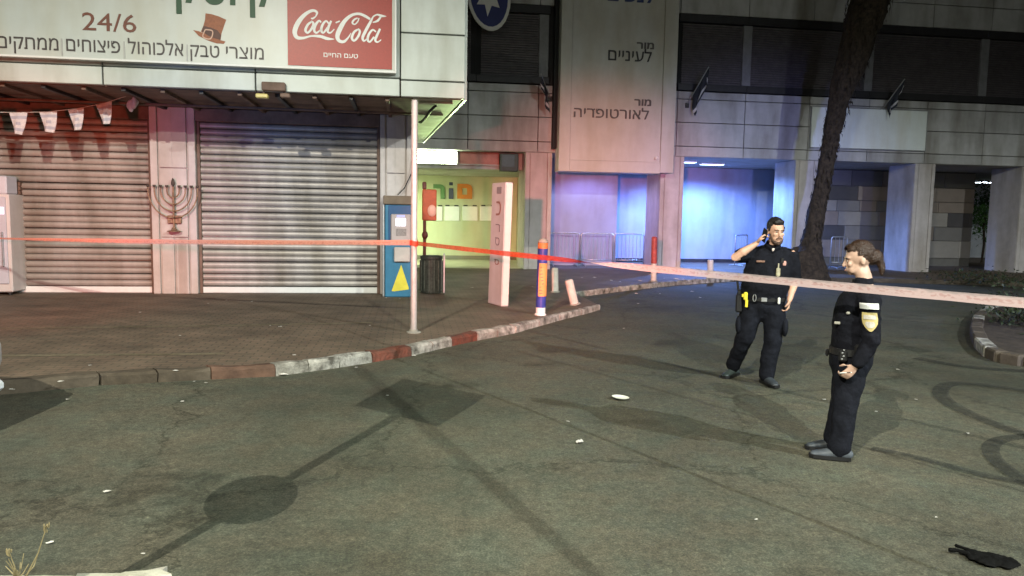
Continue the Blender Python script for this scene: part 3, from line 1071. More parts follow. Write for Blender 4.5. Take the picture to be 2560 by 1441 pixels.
# =================================================================== CLINIC BUILDING
clinic = thing('clinic_building', 'grey panelled clinic building with columns, dark upper shutters and lit recesses', 'building', CF.o, YAW)
CE = 3.84
bm = B(); box(bm, -16, 34, .16, 14, CE + .02, 14); obj('upper_wall', bm, clinic, m_frame_d)
bm = B(); box(bm, -16, 34, .02, 12, CE - .04, CE + .018); obj('ceiling', bm, clinic, m_ceil)
VJ = [-13.2, -11, -8.8, -6.63, -4.42, -2.2, .12, 2.42, 4.66, 6.8, 8.93, 11.1, 13.3, 15.5, 17.7, 19.9, 22.1, 24.3]
ROWS = [(3.80, 4.13), (4.13, 4.89), (4.89, 5.63), (5.63, 5.88)]
for a, b_ in zip(VJ, VJ[1:]):
    for z0, z1 in ROWS:
        panel_obj('cladding_panel', a, b_, z0, z1, 0, .14, m_clad, clinic, .011, .006)
    for z0, z1 in ((8.30, 9.05), (9.05, 9.8), (9.8, 10.6)):
        panel_obj('cladding_panel', a, b_, z0, z1, 0, .14, m_clad, clinic, .011, .006)
m_lou = M('louvre_brown', (.085, .075, .080), .55, .25, 5, rand=.25)
def window_band(u0, u1, name='window'):
    wn_ = bpy.data.objects.new(name, None); COL.objects.link(wn_); wn_.parent = clinic
    bm = B(); box(bm, u0, u1, .145, .155, 5.88, 8.3); obj('backing', bm, wn_, m_dark)
    bm = B()
    z = 6.14
    while z < 8.02:
        box(bm, u0 + .16, u1 - .16, .085, .143, z, z + .052)
        z += .073
    tag(obj('louvres', bm, wn_, m_lou), kind='stuff')
    bm = B(); box(bm, u0, u1, -.06, .143, 5.90, 6.12, .01); obj('sill', bm, wn_, m_frame_d)
    bm = B(); box(bm, u0, u1, -.04, .143, 8.04, 8.29, .01); obj('head', bm, wn_, m_frame_d)
m_mull = M('mullion', (.20, .20, .21), .5, .15)
def mull(u):
    bm = B(); box(bm, u - .15, u + .15, .03, .142, 6.125, 8.035, .01); obj('mullion', bm, clinic, m_mull)
for a, b_ in ((-11, -8.8), (-8.8, -6.4), (-6.4, -4.1), (.08, 2.42), (2.42, 6.72), (6.72, 10.95), (10.95, 15.2), (15.2, 19.5)):
    window_band(a + .002, b_ - .002)
for u in (-8.8, -4.28, 2.42, 6.72, 10.95, 15.2):
    mull(u)
# columns
def column(u0, u1, d=1.4):
    cl = bpy.data.objects.new('column', None); COL.objects.link(cl); cl.parent = clinic
    bm = B(); box(bm, u0, u1, .02, d, .05, CE - .045, .01); obj('shaft', bm, cl, m_pil2)
    e = (u1 - u0) * .16
    bm = B(); box(bm, u0 + e + .02, u1 - e - .02, -.012, .018, .10, CE - .05, .008); obj('facing', bm, cl, m_pil2)
    for a, b_ in ((u0, u0 + e), (u1 - e, u1)):
        bm = B(); box(bm, a, b_, -.02, .018, .10, CE - .05, .008); obj('edge_strip', bm, cl, m_pil2)
m_pil2 = M('column_stone', (.50, .47, .47), .55, .10, 3, stain=.36)
COLS = [(-4.80, -3.95), (-.37, .41), (4.27, 5.06), (8.61, 9.36), (12.70, 13.45), (16.7, 17.45)]
for a, b_ in COLS:
    column(a, b_)
column(-9.6, -8.8)
# hall behind the left bay
HW = 5.0
hz = lambda px, py, w=HW: CF.z(px, py, w)
bm = B(); box(bm, -14, -4.32, HW, HW + .2, .05, CE - .05); obj('hall_wall', bm, clinic, m_hallwall)
bm = B(); box(bm, -4.30, -4.12, 1.42, HW + .2, .05, CE - .05); obj('partition', bm, clinic, m_hallwall)
bm = B(); box(bm, -14, -4.33, .72, HW - .002, 3.27, 3.40); obj('hall_ceiling', bm, clinic, m_ceil)
bm = B(); box(bm, -14, -4.82, .55, .715, 3.26, CE - .05); obj('bulkhead', bm, clinic, m_clad)
bm = B(); box(bm, -14, -4.33, .25, HW - .002, PAVE + .002, PAVE + .012); obj('hall_floor', bm, clinic, M('hall_tile', (.42, .42, .34), .35, .08, 3, stain=.2))
bm = B(); box(bm, -14, -4.33, HW - .03, HW - .003, PAVE + .013, PAVE + .16, .004); obj('skirting', bm, clinic, M('skirt', (.18, .18, .14), .5, .1))
# lit sign strip on the bulkhead
bw0 = .52
ls = thing('hall_light_sign', 'bright white light box over the clinic hall entrance', 'light', CF.world(0, bw0, 0), YAW)
def rc(px0, py0, px1, py1, w):
    u0, z1 = CF.uz(px0, py0, w); u1, z0 = CF.uz(px1, py1, w)
    return u0, u1, z0, z1
u0, u1, z0, z1 = rc(1000, 377, 1143, 410, bw0 - .18)
bm = B(); box(bm, u0, u1, -.17, -.002, z0 - .03, z1 + .02, .01); obj('housing', bm, ls, m_wht)
bm = B(); box(bm, u0 + .02, u1 - .02, -.178, -.172, z0, z1, .002); obj('diffuser', bm, ls, M('hall_lit', (.9, .95, .85), .5, .02, emit=(.80, 1, .62), estr=45))
rs_ = thing('red_sign_board', 'dull red sign board above the hall entrance', 'sign', CF.world(0, bw0, 0), YAW)
u0, u1, z0, z1 = rc(1150, 379, 1248, 413, bw0 - .1)
bm = B(); box(bm, u0, u1, -.08, -.002, z0, z1, .01); obj('board', bm, rs_, M('dull_red', (.40, .17, .15), .6, .2, 4))
bm = B(); box(bm, u0 - .01, u1 + .01, -.095, -.081, z0 - .03, z0 + .01, .004); obj('trim', bm, rs_, m_clad)
ds_ = thing('dark_sign_box', 'dark green box beside the red board above the hall entrance', 'sign', CF.world(0, bw0, 0), YAW)
u0, u1, z0, z1 = rc(1250, 384, 1294, 430, bw0 - .2)
bm = B(); box(bm, u0, u1, -.28, -.002, z0, z1, .015); obj('case', bm, ds_, M('dark_green', (.015, .045, .04), .5, .3, 5))
bm = B(); box(bm, u0 + .05, u1 - .12, -.288, -.282, z0 + .14, z1 - .05, .003); obj('face', bm, ds_, M('dark_teal', (.02, .05, .065), .3, .2, 5))
# ceiling lights inside the hall
for u in (-10.6, -9.3):
    hl = thing('hall_ceiling_light', 'fluorescent ceiling light inside the clinic hall', 'light', CF.world(u, 2.4, 3.262), YAW, 'hall ceiling lights')
    bm = B(); box(bm, -.35, .35, -.6, .6, -.05, .0, .01); obj('housing', bm, hl, m_wht)
    bm = B(); box(bm, -.31, .31, -.56, .56, -.056, -.051); obj('diffuser', bm, hl, M('hall_tube', (.9, .95, .8), .5, .02, emit=(.86, 1, .56), estr=110))
# hall wall lettering
lg = thing('clinic_wall_logo', 'large coloured clinic logo letters on the hall back wall', 'sign', CF.world(0, HW, 0), YAW)
def wall_let(ch, px0, py0, px1, py1, mat, nm, bold=.03):
    u0, u1, z0, z1 = rc(px0, py0, px1, py1, HW)
    lettering(nm, ch, u0, u1, z0, z1, -.004, mat, lg, bold=bold, depth=.05)
wall_let('ר', 1083, 461, 1112, 498, M('logo_green', (.10, .20, .09), .5, .1), 'resh_letter', .06)
wall_let('ו', 1122, 471, 1133, 498, M('logo_navy', (.06, .07, .13), .5, .1), 'vav_letter', .06)
u0, u1, z0, z1 = rc(1123, 456, 1132, 464, HW)
bm = B(); box(bm, u0, u1, -.05, -.004, z0, z1, .01); obj('dot', bm, lg, M('logo_navy', (.06, .07, .13)))
wall_let('ם', 1143, 460, 1180, 498, M('logo_orange', (.55, .20, .04), .5, .1), 'mem_letter', .06)
for i, (a, b_) in enumerate(((1077, 1106), (1111, 1148), (1156, 1194), (1200, 1240))):
    u0, u1, z0, z1 = rc(a, 516, b_, 553, HW)
    w4 = thing('white_notice_board', ['first', 'second', 'third', 'fourth'][i] + ' white square board in the row under the logo letters', 'notice board', CF.world((u0 + u1) / 2, HW, 0), YAW, 'white boards on the hall wall')
    h = (u1 - u0) / 2
    bm = B(); box(bm, -h, h, -.04, -.004, z0, z1, .015); obj('board', bm, w4, M('board_white', (.84, .86, .84), .35, .04))
    for s in (-.6, .6):
        bm = B(); box(bm, s * h - .08, s * h + .08, -.03, -.004, z1 + .004, z1 + .05, .006); obj('hanger', bm, w4, m_frame_d)

# bay one: stepped back wall
u_st = CF.u(1542, 2.2)
bm = B(); box(bm, -4.10, u_st, 2.2, 4.6, .05, CE - .05); obj('recess_wall', bm, clinic, m_bluewall)
bm = B(); box(bm, u_st + .002, 6.2, 4.6, 4.8, .05, CE - .05); obj('recess_wall', bm, clinic, m_bluewall)
bm = B(); box(bm, u_st + .01, 6.2, 4.56, 4.598, .11, .24); obj('skirting', bm, clinic, m_frame_d)
# ceiling lights of the blue recess; the last is added to brighten the left bay
RECESS = []
m_blt = M('blue_tube', (.8, .9, 1), .5, .02, emit=(.45, .66, 1.0), estr=10)
for u, w, L, lab in ((1.25, 1.7, .45, 'small blue white ceiling light beside the middle column'), (2.35, 2.35, .85, 'long blue white ceiling light over the blue recess'), (-2.3, .85, .6, 'added fill light hidden behind the tall sign')):
    bl = thing('recess_ceiling_light', lab, 'light', CF.world(u, w, CE - .042), YAW)
    bm = B(); box(bm, -L / 2, L / 2, -.16, .16, -.05, 0, .008); obj('housing', bm, bl, m_wht)
    bm = B(); box(bm, -L / 2 + .02, L / 2 - .02, -.14, .14, -.056, -.051); obj('diffuser', bm, bl, m_blt)
    RECESS.append((u, w))
# patchwork wall of bays three and four
MW = 3.4
u_end = CF.u(2432, MW)
bm = B(); box(bm, 5.6, u_end, MW + .06, MW + .25, .05, CE - .05); obj('patchwork_wall', bm, clinic, M('patch_base', (.16, .155, .15), .7, .1))
random.seed(21)
pm = [M('patch_%s' % n, c, .65, .08, 3, rand=.08) for n, c in (('light', (.30, .28, .26)), ('mid', (.20, .19, .185)), ('dark', (.085, .080, .085)), ('warm', (.26, .215, .185)))]
z = .42
row = 0
while z < CE - .35:
    u = 5.7 - random.uniform(0, .8)
    h = random.choice((.42, .55, .68))
    h = min(h, CE - .08 - z)
    while u < u_end - .15:
        L = random.choice((.7, .95, 1.3, 1.7))
        a, b_ = max(u, 5.62), min(u + L, u_end - .01)
        if b_ - a > .12:
            panel_obj('wall_panel', a, b_, z, z + h, MW - random.uniform(.0, .03), MW + .058, random.choice(pm), clinic, .008, .006)
        u += L
    z += h
    row += 1
# rear courtyard seen through the last opening
bm = B(); box(bm, u_end + .5, 30, 11.0, 11.2, .05, CE - .05); obj('rear_wall', bm, clinic, M('rear_white', (.6, .62, .64), .6, .1))
for u, wh_ in ((CF.u(2446, 8.0), 'left'), (CF.u(2470, 8.0), 'right')):
    rl = thing('courtyard_light', wh_ + ' one of two small bright ceiling lights above the courtyard shrub', 'light', CF.world(u, 8.0, CE - .042), YAW, 'courtyard ceiling lights')
    bm = B(); box(bm, -.14, .14, -.3, .3, -.07, 0, .01); obj('housing', bm, rl, m_wht)
    bm = B(); box(bm, -.12, .12, -.28, .28, -.077, -.071); obj('diffuser', bm, rl, M('court_lit', (.9, .95, 1), .5, .02, emit=(.8, .92, 1), estr=16))
su = CF.u(2462, 6.4)
shr = thing('courtyard_shrub', 'leafy green shrub lit in the courtyard opening at right', 'shrub', CF.world(su, 6.4, PAVE), YAW)
bm = B(); tube(bm, [(0, 0, 0), (.05, 0, .8), (-.03, 0, 1.6), (.02, 0, 2.2)], .05, 7); obj('stem', bm, shr, m_bark)
bm = B()
random.seed(5)
for k in range(1500):
    d = Vector((random.gauss(0, .42), random.gauss(0, .42), random.gauss(2.25, .55)))
    if d.z < .6: continue
    a = Vector((random.uniform(-1, 1), random.uniform(-1, 1), random.uniform(-1, .5))).normalized() * random.uniform(.06, .12)
    e = a.cross(Vector((random.uniform(-1, 1), random.uniform(-1, 1), 1))).normalized() * .035
    bm.faces.new([bm.verts.new(d - a), bm.verts.new(d + e), bm.verts.new(d + a), bm.verts.new(d - e)])
obj('crown', bm, shr, m_leaf_g)

# blank white sign
u0, u1, z0, z1 = 4.69, 8.90, 4.20, 5.56
bs = thing('blank_sign_board', 'blank white sign board on the clinic wall behind the tree', 'sign', CF.world((u0 + u1) / 2, 0, 0), YAW)
h = (u1 - u0) / 2
bm = B(); box(bm, -h + .03, h - .03, -.075, -.003, z0 + .03, z1 - .03); obj('board', bm, bs, M('blank_white', (.78, .84, .83), .5, .04, 2, stain=.12))
bm = B()
for a, b_, c_, d in ((-h, h, z0, z0 + .029), (-h, h, z1 - .029, z1), (-h, -h + .029, z0 + .03, z1 - .03), (h - .029, h, z0 + .03, z1 - .03)):
    box(bm, a, b_, -.085, -.003, c_, d, .004)
obj('frame', bm, bs, m_galv)

# tall projecting sign
PW = -.62
py_ = thing('tall_sign', 'tall pale clinic sign tower with black Hebrew lettering above the entrance', 'sign', CF.world(0, 0, 0), YAW)
pu0, pzb = CF.uz(1396, 428, PW); pu1 = CF.u(1421, PW); pu2 = CF.u(1646, PW); pu3 = CF.u(1679, PW)
zb2 = CF.z(1500, 402, PW)
m_py = M('tower_grey', (.55, .545, .52), .5, .05, 3, stain=.15)
bm = B(); box(bm, pu0, pu1, PW, -.003, pzb, 10.4, .01); obj('post', bm, py_, m_py)
bm = B(); box(bm, pu2, pu3, PW, -.003, pzb + .03, 10.4, .01); obj('post', bm, py_, m_py)
bm = B(); box(bm, pu1 + .01, pu2 - .01, PW + .05, -.003, zb2 + .005, 10.4); obj('face_panel', bm, py_, m_py)
bm = B(); box(bm, pu1 + .002, pu2 - .002, PW + .01, -.003, pzb, zb2, .01); obj('bottom_rail', bm, py_, m_py)
bm = B(); box(bm, pu0 - .13, pu0 - .02, -.3, -.003, 3.9, 10.4); obj('shadow_strip', bm, py_, m_dark)  # black strip drawn in as the side shadow of the tower
bm = B(); blob(bm, (CF.u(1640, PW, 396), PW - .03, CF.z(1640, 396, PW)), (.06, .06, .06)); obj('small_lamp', bm, py_, m_wht)
def tl(s, px0, py0, px1, py1, nm, mat=m_dk_t, bold=.02):
    w = PW + .048
    u0, u1, z0, z1 = rc(px0, py0, px1, py1, w)
    lettering(nm, heb(s), u0, u1, z0, z1, w, mat, py_, bold=bold, depth=.04)
m_ink = M('ink', (.035, .032, .035), .5, .1)
m_ink2 = M('ink_grey', (.11, .10, .10), .5, .1)
tl('לעיניים', 1521, 119, 1628, 156, 'eyes_line', m_ink, .0)
tl('מור', 1592, 106, 1634, 124, 'brand_word', m_ink2, .02)
tl('לאורטופדיה', 1435, 264, 1621, 300, 'orthopaedics_line', m_ink2, .0)
tl('מור', 1586, 248, 1627, 266, 'brand_word', m_ink2, .02)
tl('לנשים', 1520, -28, 1634, 9, 'top_line', M('ink_blue', (.03, .05, .16), .5, .1), .03)

# emblem oval on the clinic wall
em = thing('emblem_sign', 'dark blue oval emblem with white rim beside the kiosk corner', 'sign', CF.world(0, -.5, 0), YAW)
def eo(dx, dy, k=1.0):
    return CF.uz(1222 + dx * k, -14 + dy * k, -.5)
def oval(rx, ry, n=28, tilt=-.12):
    r = []
    for i in range(n):
        a = 2 * math.pi * i / n
        x, y = rx * math.cos(a), ry * math.sin(a)
        r.append(eo(x * math.cos(tilt) - y * math.sin(tilt), x * math.sin(tilt) + y * math.cos(tilt)))
    return r
bm = B(); prism(bm, oval(54, 92), -.01, .06); obj('rim', bm, em, m_wht)
bm = B(); prism(bm, oval(47, 82), -.022, -.011); obj('field', bm, em, M('emblem_blue', (.025, .035, .16), .4, .1))
bm = B()
star = []
for i in range(12):
    a = math.pi / 2 + 2 * math.pi * i / 12 + .1
    r = 46 if i % 2 == 0 else 24
    star.append(eo(r * .72 * math.cos(a), 4 + r * 1.15 * math.sin(a)))
prism(bm, star, -.034, -.023)
obj('star', bm, em, m_wht)
bm = B(); box(bm, *(lambda p: (p[0] - .05, p[0] + .05))(eo(0, -60)), .061, .48, *(lambda p: (p[1] - .05, p[1] + .05))(eo(0, -60))); obj('bracket', bm, em, m_frame_d)

# flags on brackets along the clinic wall
def wall_flag(px0, py0, px1, py1, label, seed, width=.34):
    random.seed(seed)
    u0, z0 = CF.uz(px0, py0, -.03); u1, z1 = CF.uz(px1, py1, -.75)
    f = thing('wall_flag', label, 'flag', CF.world(u0, 0, z0), YAW, 'flags on the clinic wall')
    A = Vector((0, -.01, 0)); Bv = Vector((u1 - u0, -.75, z1 - z0))
    bm = B(); tube(bm, [A, Bv], .018, 6); obj('staff', bm, f, m_galv)
    bm = B(); box(bm, -.06, .06, -.05, .0, -.10, .06, .008); obj('bracket', bm, f, m_frame_d)
    bm = B()
    N, K = 10, 8
    g = []
    for i in range(N + 1):
        s = .28 + .70 * i / N
        p = A.lerp(Bv, s)
        row = []
        for j in range(K + 1):
            t = j / K
            drop = t * (width + .35 * (1 - i / N))
            row.append(bm.verts.new((p.x + .05 * math.sin(i * 1.1 + t * 5 + seed) * t + t * .04, p.y + .08 * math.sin(i * 1.7 + t * 4) * t, p.z - drop)))
        g.append(row)
    for i in range(N):
        for j in range(K):
            bm.faces.new([g[i][j], g[i + 1][j], g[i + 1][j + 1], g[i][j + 1]]).material_index = 1 if j in (6,) else 0
    obj('cloth', mesh_of(bm, 'cloth', [M('dark_flag', (.030, .034, .045), .8, .3, 6), m_flag], True), f)
wall_flag(1718, 262, 1772, 168, 'dark drooping flag on a staff right of the tall sign', 2)
wall_flag(2205, 276, 2262, 198, 'dark drooping flag on a staff above the blank sign board', 4, .22)
wall_flag(1376, 246, 1352, 184, 'dark drooping flag on a staff left of the tall sign', 9)

# =================================================================== STREET FURNITURE
# standing slab sign
c = ground(1262, 767, PAVE)
tt = thing('standing_slab_sign', 'tall leaning white slab sign standing on the pavement', 'sign', (c.x, c.y, PAVE), R(25.7))
tt.rotation_euler = (0, R(1.4), R(25.7))
TH_ = at_depth(1275, 456, c.y).z - PAVE
M('slab_ink', (.20, .20, .22), .5, .1)
bm = B(); box(bm, -.075, .075, 0, .60, 0, TH_, .012); obj('slab', bm, tt, M('slab_white', (.46, .49, .51), .45, .06, 4, stain=.2))
bm = B(); box(bm, -.062, .062, -.012, -.001, .02, TH_ - .02, .004); obj('edge_strip', bm, tt, M('slab_edge_lit', (.60, .54, .50), .5, .05, 4))  # paler and pinker than the face: light on the edge put into colour
for ch, zc, hh, mt in (('ו', TH_ - .14, .12, 'slab_ink'), ('כ', TH_ - .47, .26, 'letter_rust'), ('ר', TH_ - .83, .14, 'slab_ink'), ('ס', TH_ - 1.08, .15, 'slab_ink'), ('ס', TH_ - 1.46, .10, 'letter_rust')):
    me = text_mesh(ch, .0)
    xs_ = [v.co.x for v in me.vertices]; ys_ = [v.co.y for v in me.vertices]
    for v in me.vertices:
        fx = (v.co.x - min(xs_)) / (max(xs_) - min(xs_) + 1e-9); fy = (v.co.y - min(ys_)) / (max(ys_) - min(ys_) + 1e-9)
        v.co = (-.076 - (.008 if v.co.z > 0 else 0), .36 - fx * .20, zc - hh / 2 + hh * fy)
    me.materials.clear(); me.materials.append(MATS.get(mt) or M('letter_rust', (.22, .14, .12), .5, .1))
    obj('letter', me, tt)

# striped bollard
c = ground(1351, 788, PAVE)
sb = thing('striped_bollard', 'blue and orange striped bollard on the pavement corner', 'bollard', (c.x, c.y, PAVE))
BH = at_depth(1352, 596, c.y).z - PAVE
sb.rotation_euler = (0, R(.9), 0)
r_ = .085
bm = B(); lathe(bm, [(.10, 0), (.095, .02), (r_ - .004, .03), (r_ - .004, .13)], 18); obj('base', bm, sb, m_wht)
bm = B(); lathe(bm, [(r_, .132), (r_, BH * .865)], 18); obj('blue_sleeve', bm, sb, m_bluep)
bm = B(); lathe(bm, [(r_, BH * .867), (r_, BH * .94)], 18); obj('orange_band', bm, sb, M('band_orange', (.55, .17, .05), .5, .2, 14))
bm = B(); lathe(bm, [(r_ + .002, BH * .942), (r_ * .95, BH * .965), (r_ * .7, BH * .985), (r_ * .3, BH)], 18); obj('cap', bm, sb, m_conc, smooth=True)
bm = B()
n = 12
va, vb = [], []
for i in range(n + 1):
    a = R(-128 + 118 * i / n)
    va.append(bm.verts.new(((r_ + .004) * math.cos(a), (r_ + .004) * math.sin(a), BH * .25)))
    vb.append(bm.verts.new(((r_ + .004) * math.cos(a), (r_ + .004) * math.sin(a), BH * .68)))
for i in range(n):
    bm.faces.new([va[i], va[i + 1], vb[i + 1], vb[i]])
lab_ = obj('orange_label', bm, sb, m_orange)
bm = B()
random.seed(8)
for k in range(9):                                     # worn, unreadable print marks
    a = R(-98 + random.uniform(-6, 22)); z = BH * (.28 + .042 * k)
    p = Vector((math.cos(a), math.sin(a), 0)) * (r_ + .0055); t_ = Vector((-math.sin(a), math.cos(a), 0))
    L_ = random.uniform(.012, .03)
    bm.faces.new([bm.verts.new(p + t_ * -L_ + Vector((0, 0, z))), bm.verts.new(p + t_ * L_ + Vector((0, 0, z + .01))), bm.verts.new(p + t_ * L_ + Vector((0, 0, z + .02))), bm.verts.new(p + t_ * -L_ + Vector((0, 0, z + .012)))])
obj('worn_print', bm, lab_, m_ink2)

def post(px_b, py_b, px_t, py_t, r, mat, label, name='white_bollard', red=0):
    c = ground(px_b, py_b, PAVE)
    t = at_depth(px_t, py_t, c.y)
    p = thing(name, label, 'bollard', (c.x, c.y, PAVE), 0)
    h = t.z - PAVE
    p.rotation_euler = (0, math.atan2(t.x - c.x, h), 0)
    bm = B(); lathe(bm, [(r, 0), (r, h * (1 - red) - .02 if not red else h * (1 - red)), (r * .8, h * (1 - red) if not red else h * (1 - red) + .001)], 16); obj('shaft', bm, p, mat)
    bm = B(); lathe(bm, [(r * 1.4, 0), (r * 1.4, .02), (r * 1.05, .03)], 16); obj('collar', bm, p, m_conc)
    if red:
        bm = B(); lathe(bm, [(r * 1.02, h * (1 - red) + .003), (r * 1.02, h - .03), (r * .6, h)], 16); obj('red_sleeve', bm, p, M('sleeve_red', (.34, .06, .05), .5, .4, 12))
m_bol = M('bollard_white', (.58, .55, .50), .6, .15, 8, stain=.3)
post(1437, 763, 1421, 698, .08, m_bol, 'short white bollard leaning left, nearest of the white ones')
post(1388, 731, 1387, 670, .075, m_bol, 'short white bollard behind the striped one')
post(1776, 697, 1776, 650, .085, m_bol, 'short white bollard in the bright blue light by the recess')
post(1634, 704, 1636, 592, .075, m_bol, 'red and white post at the foot of the middle column', 'marker_post', red=.6)

# crowd barriers
def barrier(u, w, L, label, rot=0.0, H=1.14):
    b = thing('crowd_barrier', label, 'barrier', CF.world(u, w, PAVE), YAW + rot, 'crowd barriers under the clinic')
    r = .07
    pts = [(0, 0, .06), (0, 0, H - r), (r * .3, 0, H - r * .3), (r, 0, H), (L - r, 0, H), (L - r * .3, 0, H - r * .3), (L, 0, H - r), (L, 0, .06)]
    bm = B(); tube(bm, pts, .022, 8); tube(bm, [(0, 0, .22), (L, 0, .22)], .018, 8); obj('frame', bm, b, m_galv, smooth=True)
    n = int(L / .13)
    me = None
    for k in range(1, n):
        if me is None:
            bm = B(); tube(bm, [(0, 0, .22), (0, 0, H - .01)], .007, 6); me = mesh_of(bm, 'bar', m_galv)
        obj('bar', me, b, loc=(L * k / n, 0, 0))
    for x in (.12, L - .12):
        bm = B(); tube(bm, [(x, -.28, .012), (x, -.24, .03), (x, 0, .06), (x, .24, .03), (x, .28, .012)], .018, 6); obj('foot', bm, b, m_galv)
for i, (p0, p1) in enumerate(((1374, 1450), (1454, 1534), (1538, 1612))):
    u0, u1 = CF.u(p0, 1.75), CF.u(p1, 1.75)
    barrier(u0, 1.75, u1 - u0, ['crowd barrier next to the left column under the tall sign', 'middle crowd barrier under the tall sign', 'crowd barrier in blue light nearest the middle column'][i])
barrier(CF.u(1841, 2.4), 2.4, 1.0, 'crowd barrier in the blue recess behind the phoning officer', R(40))
barrier(CF.u(2082, 1.6), 1.6, .62, 'narrow crowd barrier behind the policewoman')

# ------------------------------------------------------------------ barrier tape
def tape_mat(name, red, pale, bias):
    m = bpy.data.materials.new(name)
    m.use_nodes = True
    nt = m.node_tree
    b = nt.nodes['Principled BSDF']
    b.inputs['Roughness'].default_value = .5
    b.inputs['Specular IOR Level'].default_value = .15
    uv = nt.nodes.new('ShaderNodeUVMap')
    sp_ = nt.nodes.new('ShaderNodeSeparateXYZ')
    nt.links.new(uv.outputs['UV'], sp_.inputs['Vector'])
    mp = nt.nodes.new('ShaderNodeMapping')
    mp.inputs['Scale'].default_value = (9, 2.2, 1)
    nt.links.new(uv.outputs['UV'], mp.inputs['Vector'])
    n = nt.nodes.new('ShaderNodeTexNoise')
    n.inputs['Scale'].default_value = 1.6
    n.inputs['Detail'].default_value = 5
    nt.links.new(mp.outputs['Vector'], n.inputs['Vector'])
    r = nt.nodes.new('ShaderNodeValToRGB')
    r.color_ramp.elements[0].position = .35; r.color_ramp.elements[0].color = (*[q * .8 for q in red], 1)
    r.color_ramp.elements[1].position = .70; r.color_ramp.elements[1].color = (*[min(1, q * 1.35 + bias) for q in red], 1)
    nt.links.new(n.outputs['Fac'], r.inputs['Fac'])
    ad = nt.nodes.new('ShaderNodeMath'); ad.operation = 'MULTIPLY_ADD'
    ad.inputs[1].default_value = .9; ad.inputs[2].default_value = -.45
    nt.links.new(n.outputs['Fac'], ad.inputs[0])
    a2 = nt.nodes.new('ShaderNodeMath'); a2.operation = 'ADD'
    nt.links.new(sp_.outputs['Y'], a2.inputs[0]); nt.links.new(ad.outputs[0], a2.inputs[1])
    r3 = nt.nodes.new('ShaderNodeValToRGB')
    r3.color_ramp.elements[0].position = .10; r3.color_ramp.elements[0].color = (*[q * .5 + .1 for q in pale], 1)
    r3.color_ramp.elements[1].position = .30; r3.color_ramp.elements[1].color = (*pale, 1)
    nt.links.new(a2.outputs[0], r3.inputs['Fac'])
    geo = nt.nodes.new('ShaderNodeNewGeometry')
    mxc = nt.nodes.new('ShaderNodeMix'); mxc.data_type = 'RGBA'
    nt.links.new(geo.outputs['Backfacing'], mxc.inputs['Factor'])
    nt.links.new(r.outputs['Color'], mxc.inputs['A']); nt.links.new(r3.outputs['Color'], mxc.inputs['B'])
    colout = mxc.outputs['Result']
    nt.links.new(colout, b.inputs['Base Color'])
    mp2 = nt.nodes.new('ShaderNodeMapping')
    mp2.inputs['Scale'].default_value = (26, 3.0, 1)
    nt.links.new(uv.outputs['UV'], mp2.inputs['Vector'])
    n2 = nt.nodes.new('ShaderNodeTexNoise'); n2.inputs['Scale'].default_value = 1.0; n2.inputs['Detail'].default_value = 3
    nt.links.new(mp2.outputs['Vector'], n2.inputs['Vector'])
    rpr = nt.nodes.new('ShaderNodeValToRGB')
    rpr.color_ramp.elements[0].position = .50; rpr.color_ramp.elements[0].color = (1, 1, 1, 1)
    rpr.color_ramp.elements[1].position = .56; rpr.color_ramp.elements[1].color = (.86, .74, .72, 1)
    nt.links.new(n2.outputs['Fac'], rpr.inputs['Fac'])
    band = nt.nodes.new('ShaderNodeValToRGB')
    be = band.color_ramp.elements
    be[0].position = .22; be[0].color = (0, 0, 0, 1); be[1].position = .32; be[1].color = (1, 1, 1, 1)
    e3 = be.new(.66); e3.color = (1, 1, 1, 1); e4 = be.new(.76); e4.color = (0, 0, 0, 1)
    nt.links.new(sp_.outputs['Y'], band.inputs['Fac'])
    mpr = nt.nodes.new('ShaderNodeMix'); mpr.data_type = 'RGBA'; mpr.blend_type = 'MULTIPLY'
    nt.links.new(band.outputs['Color'], mpr.inputs['Factor'])
    nt.links.new(colout, mpr.inputs['A']); nt.links.new(rpr.outputs['Color'], mpr.inputs['B'])
    colout = mpr.outputs['Result']
    nt.links.new(colout, b.inputs['Base Color'])
    tr = nt.nodes.new('ShaderNodeBsdfTranslucent')
    nt.links.new(colout, tr.inputs['Color'])
    mx = nt.nodes.new('ShaderNodeMixShader'); mx.inputs['Fac'].default_value = .15
    nt.links.new(b.outputs[0], mx.inputs[1]); nt.links.new(tr.outputs[0], mx.inputs[2])
    tp2 = nt.nodes.new('ShaderNodeBsdfTransparent'); mx2 = nt.nodes.new('ShaderNodeMixShader'); mx2.inputs['Fac'].default_value = .14
    nt.links.new(mx.outputs[0], mx2.inputs[1]); nt.links.new(tp2.outputs[0], mx2.inputs[2])
    nt.links.new(mx2.outputs[0], nt.nodes['Material Output'].inputs['Surface'])
    return m
